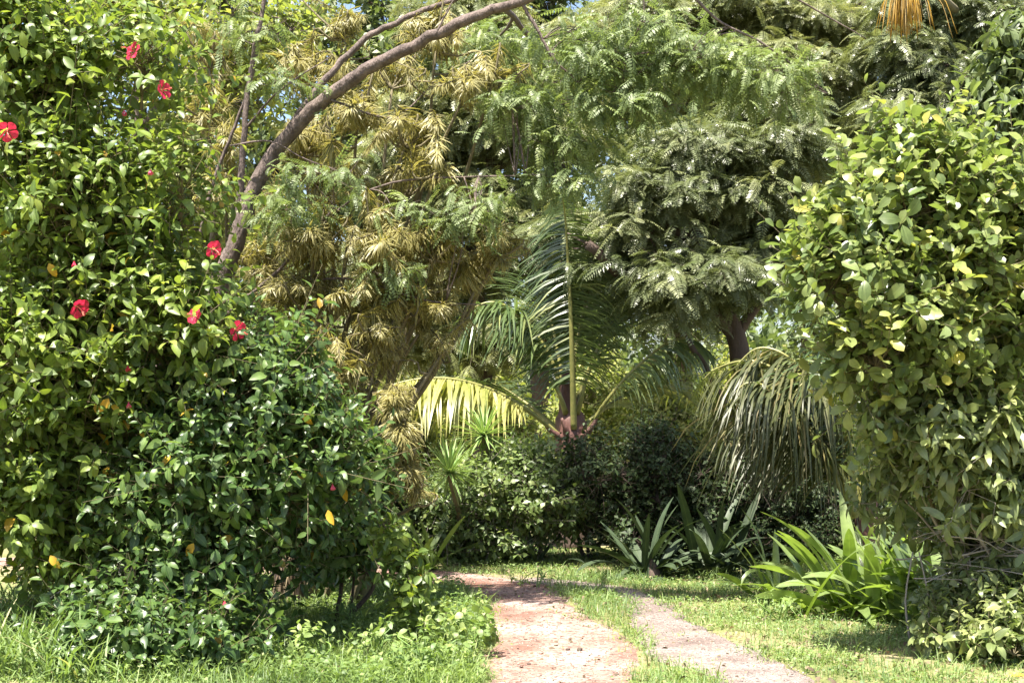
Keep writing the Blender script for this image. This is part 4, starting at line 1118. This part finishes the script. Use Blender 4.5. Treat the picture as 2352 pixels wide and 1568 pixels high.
# heap of bare twigs
g = np.random.default_rng(44)
mb = MB(); c0 = at(2265, 1272, 9.45)
for i in range(60):
    c = c0 + g.normal(size=3) * np.array([.22, .2, .10]); a = g.normal(0, .35) + (math.pi if g.uniform() < .5 else 0)
    dr = np.array([math.cos(a), g.normal() * .5, math.sin(a) * .6 + g.normal() * .15]); L_ = g.uniform(.25, .6)
    mb.tube(smooth_path([c - dr * L_ / 2, c + g.normal(size=3) * .025, c + dr * L_ / 2], 4), np.linspace(.006, .002, 9) * g.uniform(.6, 1.3), 5, g.uniform())
for i in range(14):
    c = c0 + g.normal(size=3) * np.array([.2, .15, 0]); b = np.array([c[0] + g.normal() * .1, c[1], 0.0])
    mb.tube(smooth_path([b, (b + c) / 2 + g.normal(size=3) * .04, c], 3), np.linspace(.01, .005, 7), 5, .5)
tag(mb.build('twig_heap', M['twig']), 'heap of bare pale grey twigs between the two right hand shrubs', 'twigs')
# yellow fallen leaf
mb = MB(); p = at(2330, 1556, 8.28)
mb.inst(LEAF_HIB[0], (p + np.array([-.08, 0, 0]))[None], *frame(np.array([[1, -.2, .12]]), np.array([[0, -.5, 1.0]])), np.array([.2]), np.array([.7]))
tag(mb.build('fallen_leaf', M['yellow']), 'large yellow fallen leaf in the bottom right corner', 'leaf')

# ------------------------------------------------------------------ trees behind
def tree(name, label, base, trunks, blobs, tpl, mat, seed, bark='bark_dark', **kw):
    b = np.array([base[0], base[1], float(hgt(*base)) - .1])
    sk = []
    for pts, r0, r1 in trunks:
        sk.append(([b if p is None else at(*p) for p in pts], r0, r1))
    a = dict(lumps=80, lr=.5, shoots=20, k=6, sl=.2, ls=.36, up=.1, flat=.35, e0=.3, e1=.9, droop=.14, zflat=.3, nhint=.05, nup=1.0, twig_r=.005, branch_r=.02, foliage='crown', trunk='trunk', shell=.3)
    a.update(kw)
    return plant(name, label, 'tree', b, blobs, sk, tpl, mat, M[bark], seed, **a)


d = 16.9
t1, TP = tree('fern_leaved_tree', 'dark fine leaved tree in layers right of the centre palm', at(1725, 1240, d)[:2],
     [([None, (1715, 1000, d), (1690, 770, d), (1610, 560, d), (1560, 420, d)], .17, .07), ([(1690, 770, d), (1600, 690, d - .2), (1500, 660, d - .3)], .08, .03), ([(1610, 560, d), (1700, 430, d), (1800, 360, d)], .08, .03),
      ([(1610, 560, d), (1530, 520, d), (1440, 470, d - .2)], .06, .025), ([(1690, 770, d), (1770, 650, d), (1800, 560, d)], .07, .03), ([(1720, 1050, d), (1650, 900, d - .3), (1580, 780, d - .5)], .07, .03), ([(1600, 540, d), (1460, 640, d - .3), (1350, 560, d - .5)], .09, .06)],
     [(1560, 650, d - .4, 120, 45, .7), (1640, 630, d - .5, 90, 45, .7), (1510, 440, d - .2, 110, 55, .8), (1480, 530, d - .2, 90, 35, .6), (1620, 350, d, 120, 60, .8), (1730, 470, d, 100, 60, .7), (1570, 750, d - .6, 60, 35, .5), (1780, 340, d, 110, 55, .7), (1700, 610, d, 80, 45, .6),
      (1760, 260, d, 90, 45, .6), (1800, 560, d, 60, 60, .5), (1430, 620, d - .2, 70, 30, .5), (1310, 540, d + .9, 80, 55, .5), (1375, 590, d + .9, 60, 45, .4)],
     FERN, M['fern'], 140, lumps=135, shoots=18, shell=.1)
d = 21
t2, TP2 = tree('fern_leaved_tree', 'pale fine leaved tree spreading over the top right behind the slanting limb', at(1960, 1190, d)[:2],
     [([None, (1950, 800, d), (1985, 400, d), (1990, 150, d), (1960, -100, d)], .2, .1), ([(1985, 400, d), (1850, 250, d), (1650, 160, d), (1450, 120, d)], .1, .03), ([(1990, 150, d), (1800, 40, d), (1600, -40, d)], .08, .03), ([(1990, 250, d), (2100, 120, d), (2200, 20, d)], .08, .03)],
     [(1380, 120, d, 130, 70, 1), (1560, 190, d - .3, 140, 80, 1), (1740, 150, d - .3, 130, 80, 1), (1880, 210, d - .5, 110, 80, .9), (1480, 40, d, 140, 50, 1), (1680, 30, d, 140, 50, 1), (1860, 60, d, 130, 60, 1), (1600, 280, d, 100, 40, .8), (1980, 290, d - .5, 80, 60, .7), (2020, 60, d, 110, 60, .9), (1920, 360, d - .4, 100, 40, .7), (1330, 230, d, 90, 50, .8)],
     FERN, M['fern_pale'], 141, lumps=150, shoots=22)
d = 19.5
t3, TP3 = tree('fern_leaved_tree', 'dark fine leaved tree with rounded clumps in the top right corner', at(2260, 1200, d)[:2],
     [([None, (2240, 700, d), (2200, 350, d), (2180, 100, d)], .18, .08), ([(2200, 350, d), (2100, 220, d)], .08, .03), ([(2190, 250, d), (2290, 120, d), (2350, 60, d)], .08, .03)],
     [(2130, 170, d - .3, 80, 60, .8), (2070, 110, d, 60, 60, .7), (2220, 210, d - .5, 60, 50, .7), (2250, 60, d, 110, 60, .9), (2330, 150, d, 80, 80, .8), (2150, 20, d, 120, 40, .8), (2060, 240, d - .3, 60, 60, .6), (2180, 300, d - .2, 110, 40, .7), (2400, 300, d, 100, 150, .9)],
     FERN, M['fern'], 142, lumps=110, shoots=22)
d = 17
tree('narrow_leaved_tree', 'tree with long pale narrow leaves at the right edge above the round leaved bush', at(2380, 1250, d)[:2],
     [([None, (2390, 800, d), (2370, 400, d), (2360, 200, d)], .13, .05)],
     [(2320, 190, d, 60, 60, .5), (2300, 260, d, 70, 50, .5), (2350, 120, d, 60, 60, .5), (2380, 250, d, 70, 80, .5)],
     LEAF_LANCE, M['far'], 143, lumps=34, lr=.35, shoots=10, k=11, sl=.25, ls=.30, up=.0, flat=.8, e0=.0, e1=.7, droop=.55, zflat=1)
d = 19
tree('fern_leaved_tree', 'fine leaved tree behind the striped dracaenas, left of the centre palm', at(1120, 1210, d)[:2],
     [([None, (1110, 900, d), (1090, 650, d), (1120, 400, d), (1150, 150, d)], .17, .07), ([(1090, 650, d), (1190, 610, d), (1290, 570, d)], .07, .03), ([(1120, 400, d), (1230, 320, d)], .07, .03), ([(1110, 450, d), (1000, 380, d)], .07, .03)],
     [(1190, 160, d, 120, 60, .9), (1110, 300, d, 110, 60, .9), (1240, 310, d - .2, 100, 50, .8), (1240, 200, d, 80, 50, .8), (1080, 450, d, 120, 60, .8), (1210, 500, d, 90, 50, .8), (1080, 640, d, 110, 50, .8), (1200, 600, d, 80, 45, .7), (1020, 230, d, 110, 60, .8), (940, 380, d, 120, 80, .8), (1080, 60, d, 130, 60, .8), (1090, 780, d, 110, 60, .8), (940, 600, d, 140, 90, .8), (900, 760, d, 140, 80, .8)],
     FERN, M['fern_pale'], 144, lumps=190, shoots=20)
d = 15
tree('broad_leaved_tree', 'pale yellowish tree behind the top of the hibiscus', at(320, 1280, d)[:2],
     [([None, (325, 700, d), (320, 300, d), (335, 60, d), (330, -150, d)], .11, .06), ([(320, 300, d), (480, 120, d), (600, 30, d)], .06, .03), ([(335, 60, d), (200, -60, d)], .05, .03)],
     [(350, 60, d, 110, 80, .7), (520, 100, d, 110, 90, .7), (650, 80, d, 90, 70, .7), (450, 250, d, 130, 90, .7), (420, 430, d, 130, 110, .7), (200, 40, d, 150, 90, .7), (150, 250, d, 150, 110, .7), (180, 450, d, 150, 110, .7), (80, 600, d, 150, 130, .7), (580, 230, d + .5, 80, 70, .6), (560, 560, d + .3, 130, 110, .6), (600, 760, d + .3, 130, 110, .6), (420, 700, d, 130, 130, .6), (620, 950, d, 150, 100, .6)],
     LEAF_SMALL, M['sunny'], 145, bark='bark', lumps=170, lr=.4, shoots=11, k=8, sl=.25, ls=.13, up=.3, flat=.8, e0=.1, e1=.8, zflat=1)
# far row
FT = [(1230, 30, 'tall broad tree furthest back behind the centre palm'), (1560, 32, 'tall broad tree furthest back, hidden by the layered dark tree'), (1850, 29, 'tall dark broad tree furthest back behind the pale crown'), (2180, 28, 'tall broad tree furthest back at the top right'),
      (2620, 27, 'tall broad tree furthest back at the right, mostly beyond the edge'), (880, 29, 'tall broad tree furthest back behind the striped dracaenas'), (520, 28, 'tall broad tree furthest back on the left')]
for i, (u, d, lab) in enumerate(FT):
    bl = [(u, 500, d, 150, 130, 1.6), (u - 110, 330, d, 110, 110, 1.4), (u + 110, 330, d, 110, 110, 1.4), (u, 170, d, 150, 120, 1.6), (u - 110, 640, d - .5, 100, 90, 1.2), (u + 120, 680, d - .5, 90, 90, 1.2), (u + 20, 760, d - 1, 140, 80, 1.2), (u, 0, d, 130, 100, 1.4), (u - 140, 90, d, 90, 90, 1.2), (u + 140, 110, d, 90, 90, 1.2)]
    tree('broad_leaved_tree', lab, at(u, 1140, d)[:2], [([None, (u + 10, 800, d), (u - 5, 500, d), (u + 5, 100, d)], .26, .1), ([(u, 600, d), (u - 110, 400, d)], .1, .04), ([(u, 600, d), (u + 110, 400, d)], .1, .04)], bl,
         LEAF_SMALL, M['far'], 150 + i, lumps=105, lr=.8, shoots=18, k=7, sl=.35, ls=.24, up=.3, flat=.7, e0=.1, e1=.8, zflat=1, group='broad trees in the furthest row')
g = np.random.default_rng(5)
mb = MB(); m = 52000
cx = g.uniform(-34, 40, 420); cz = np.abs(g.normal(0, 1, 420)) * 2.6 + .5; cy_ = g.uniform(40, 47, 420)
k_ = g.integers(0, 420, m); P = np.stack([cx[k_], cy_[k_], cz[k_]], 1) + g.normal(size=(m, 3)) * np.array([1.1, 1.0, .7]); P[:, 2] = np.maximum(P[:, 2], .1)
X, Y, Z = frame(rand_unit(g, m) - UP * .3, UP * .8 + rand_unit(g, m) * .6)
mb.inst(LEAF_SMALL[0], P, X, Y, Z, g.uniform(.3, .55, m), np.clip(g.normal(.4, .2, m), 0, .95))
tag(mb.build('far_wood', M['far']), 'dense mass of foliage closing the view far behind all the trees', 'wood', kind='stuff')
SH = [(1120, 930, 22, 'sunlit yellow green shrub behind the left end of the hedge'), (1360, 920, 24, 'sunlit yellow green shrub directly behind the centre palm'), (1540, 960, 22.5, 'sunlit yellow green shrub right of the centre palm'),
      (1690, 950, 24, 'sunlit yellow green shrub seen between the dark trunks'), (1860, 960, 23, 'sunlit yellow green shrub behind the hanging palm leaflets'), (2060, 980, 22, 'sunlit yellow green shrub behind the right palm trunk'), (900, 960, 21, 'sunlit yellow green shrub behind the yellow palm frond')]
for i, (u, v, d, lab) in enumerate(SH):
    bl = [(u, v, d, 100, 70, 1), (u - 60, v + 70, d - .3, 90, 70, .8), (u + 60, v + 70, d - .3, 90, 70, .8), (u, v - 70, d + .3, 80, 60, .8), (u + 10, v + 130, d - .4, 130, 50, .7)]
    b = at(u, 1150, d)[:2]
    plant('sunny_shrub', lab, 'shrub', b, bl, stems(b, tops_of(bl), .04, .012, 20 + i, .3), LEAF_SMALL, M['sunny'], M['stem'], 170 + i, lumps=60, lr=.4, shoots=12, k=8, sl=.25, ls=.13, up=.3, wood='stems', group='sunlit shrubs beyond the hedge')

# seed pods hanging in the crowns
for par, u, v1, v2, du, d in ((t2, 1965, 150, 235, 12, 19.8), (t2, 2062, 195, 275, -10, 19.8), (t2, 1700, 250, 320, 8, 20), (t1, 1330, 460, 520, 0, 16.6), (t1, 1640, 440, 500, 2, 17.0), (t1, 1400, 540, 545, 40, 16.8)):
    mb = MB(); pts = smooth_path([at(u, v1, d), at(u + du * .2, (v1 + v2) / 2, d), at(u + du, v2, d)], 5)
    mb.tube(pts, np.array([.008, .03, .036, .038, .038, .038, .038, .036, .034, .03, .012]), 8, .5, .05)
    mb.build('seed_pod', M['pod'], par)

# orange tuft at the top
g = np.random.default_rng(9)
c = at(2080, -22, 15.0); mb = MB(); tone = []
for i in range(260):
    a = g.uniform(0, 6.28); sp = abs(g.normal(0, .5)); L_ = g.uniform(.2, .55)
    dr = np.array([math.cos(a) * sp, math.sin(a) * sp, -.25]); p1 = c + dr * L_ * .5; p2 = p1 + np.array([dr[0] * .3, dr[1] * .3, -1]) * L_ * .8
    pts = smooth_path([c, p1, p2], 4); mb.tube(pts, np.linspace(.006, .0025, 9), 4, g.uniform(.0, 1))
root = thing('orange_epiphyte', c, 'tuft of orange and straw strands hanging into the top right of the picture', 'plant')
mb.build('strands', M['orange'], root)
mb = MB(); mb.tube(smooth_path([c + np.array([0, 0, .02]), c + np.array([.1, .6, .5]), at(2200, 30, 19.0)], 5), np.linspace(.03, .06, 11), 8, .5); mb.build('stem', M['stem'], root)

# ------------------------------------------------------------------ small things on the verge
g = np.random.default_rng(77)
b = gpt(-30, 1475); pts = smooth_path([np.array([b[0] - .05, b[1] - .3, float(hgt(*b))]), at(60, 1425, 9.2), at(120, 1370, 9.0), at(200, 1325, 8.9), at(312, 1293, 8.8)], 6)
root = thing('grass_stalk', pts[0], 'long pale grass stalk arching over the bottom left corner', 'grass stalk')
mb = MB(); mb.tube(pts, np.linspace(.009, .003, len(pts)), 6); mb.build('stalk', M['twig'], root)
mb = MB()
for i in range(30):
    t = 0.8 + 0.2 * i / 30; p = pts[int(t * (len(pts) - 1))]; dr = norm(np.array([.6 * (1 if i % 2 else .3), g.normal() * .3, (-.5 if i % 3 else .5)]))
    mb.tube([p, p + dr * .05], [.0025, .001], 4)
mb.build('seed_head', M['twig'], root)
# dry skirt of dead leaves
b = gpt(735, 1345); c = np.array([b[0], 11.2, 0.62]); bb = np.array([b[0], 11.2, float(hgt(b[0], 11.2))])
root = thing('dry_stump', bb, 'stump hung with dry brown dead leaves beside the low hibiscus', 'stump')
mb = MB(); mb.tube(smooth_path([bb - UP * .05, bb + UP * .3, c], 4), np.linspace(.13, .09, 9), 10, .5, .08); mb.build('trunk', M['bark_dark'], root)
mb = MB(); m = 260; a = g.uniform(0, 6.28, m); P = c + np.stack([np.cos(a) * .08, np.sin(a) * .08, g.uniform(-.3, .06, m)], 1)
X, Y, Z = frame(np.stack([np.cos(a) * .45, np.sin(a) * .45, -np.ones(m)], 1) + g.normal(size=(m, 3)) * .18, np.stack([np.cos(a), np.sin(a), np.full(m, .3)], 1))
mb.inst(GL[0], P, X, Y, Z, g.uniform(.2, .42, m), g.uniform(size=m)); mb.build('dead_leaves', M['dry'], root)
# dry grass heap under the hibiscus
mb = MB(); c = gpt(300, 1455); m = 900
P = np.stack([c[0] + g.normal(size=m) * .28, 9.4 + g.normal(size=m) * .2, np.zeros(m)], 1); P[:, 2] = hgt(P[:, 0], P[:, 1]) + g.uniform(0, .25, m)
X, Y, Z = frame(rand_unit(g, m) * np.array([1, 1, .7]), rand_unit(g, m)); mb.inst(GL[1], P, X, Y, Z, g.uniform(.12, .3, m), g.uniform(.2, 1, m))
tag(mb.build('dry_grass_heap', M['dry']), 'heap of dry straw coloured grass in the hollow under the tall hibiscus', 'dry grass')
WD = [(1015, 1545, .50, 'tallest leafy weed beside the lower left edge of the red track'), (945, 1560, .34, 'yellow green weed just left of the tallest one'), (1075, 1500, .36, 'leafy weed touching the left edge of the red track'), (990, 1475, .42, 'bright weed behind the tallest one'),
      (880, 1520, .30, 'broad leaved weed in the middle of the left verge'), (800, 1460, .26, 'low weed near the foot of the low hibiscus'), (1060, 1425, .26, 'shaded weed where the left verge narrows'), (700, 1540, .30, 'weed at the bottom edge beneath the low hibiscus'),
      (1235, 1352, .12, 'tiny weed patch growing in the middle of the far red track'), (1790, 1425, .14, 'small weed below the bent leaved strap plant'), (150, 1560, .26, 'broad leaved weed at the bottom left in the tall grass'), (2260, 1545, .24, 'light green seedling in front of the low glossy shrub'), (940, 1390, .30, 'shaded weed under the hanging sprig'), (870, 1400, .26, 'darker weed behind the middle of the left verge')]
for i, (u, v, h_, lab) in enumerate(WD):
    p = gpt(u, v); s_ = p[1] / F; bh = h_ / s_
    h_ *= .72; bh *= .72
    bl = [(u, v - bh * .8, p[1], 50, bh * .3, .18), (u - 40, v - bh * .45, p[1], 45, bh * .3, .2), (u + 40, v - bh * .4, p[1], 45, bh * .3, .2)]
    plant('weed', lab, 'weed', tuple(p), bl, stems(p, tops_of(bl), .006, .003, 40 + i, .05), [leaf_tpl(4, (.36, .22, .3)[i % 3], 'ovate', .2, dd, 0) for dd in (.4, .9)], M['weed'], M['calyx'], 400 + i,
          lumps=8, lr=.08, shoots=3, k=5, sl=.10, ls=.05 + .015 * (i % 3) if h_ > .2 else .03, up=.7, e0=.1, e1=.8, wood='stems', twig_r=.0025, branch_r=.003, shell=.1, group='weeds on the verges')
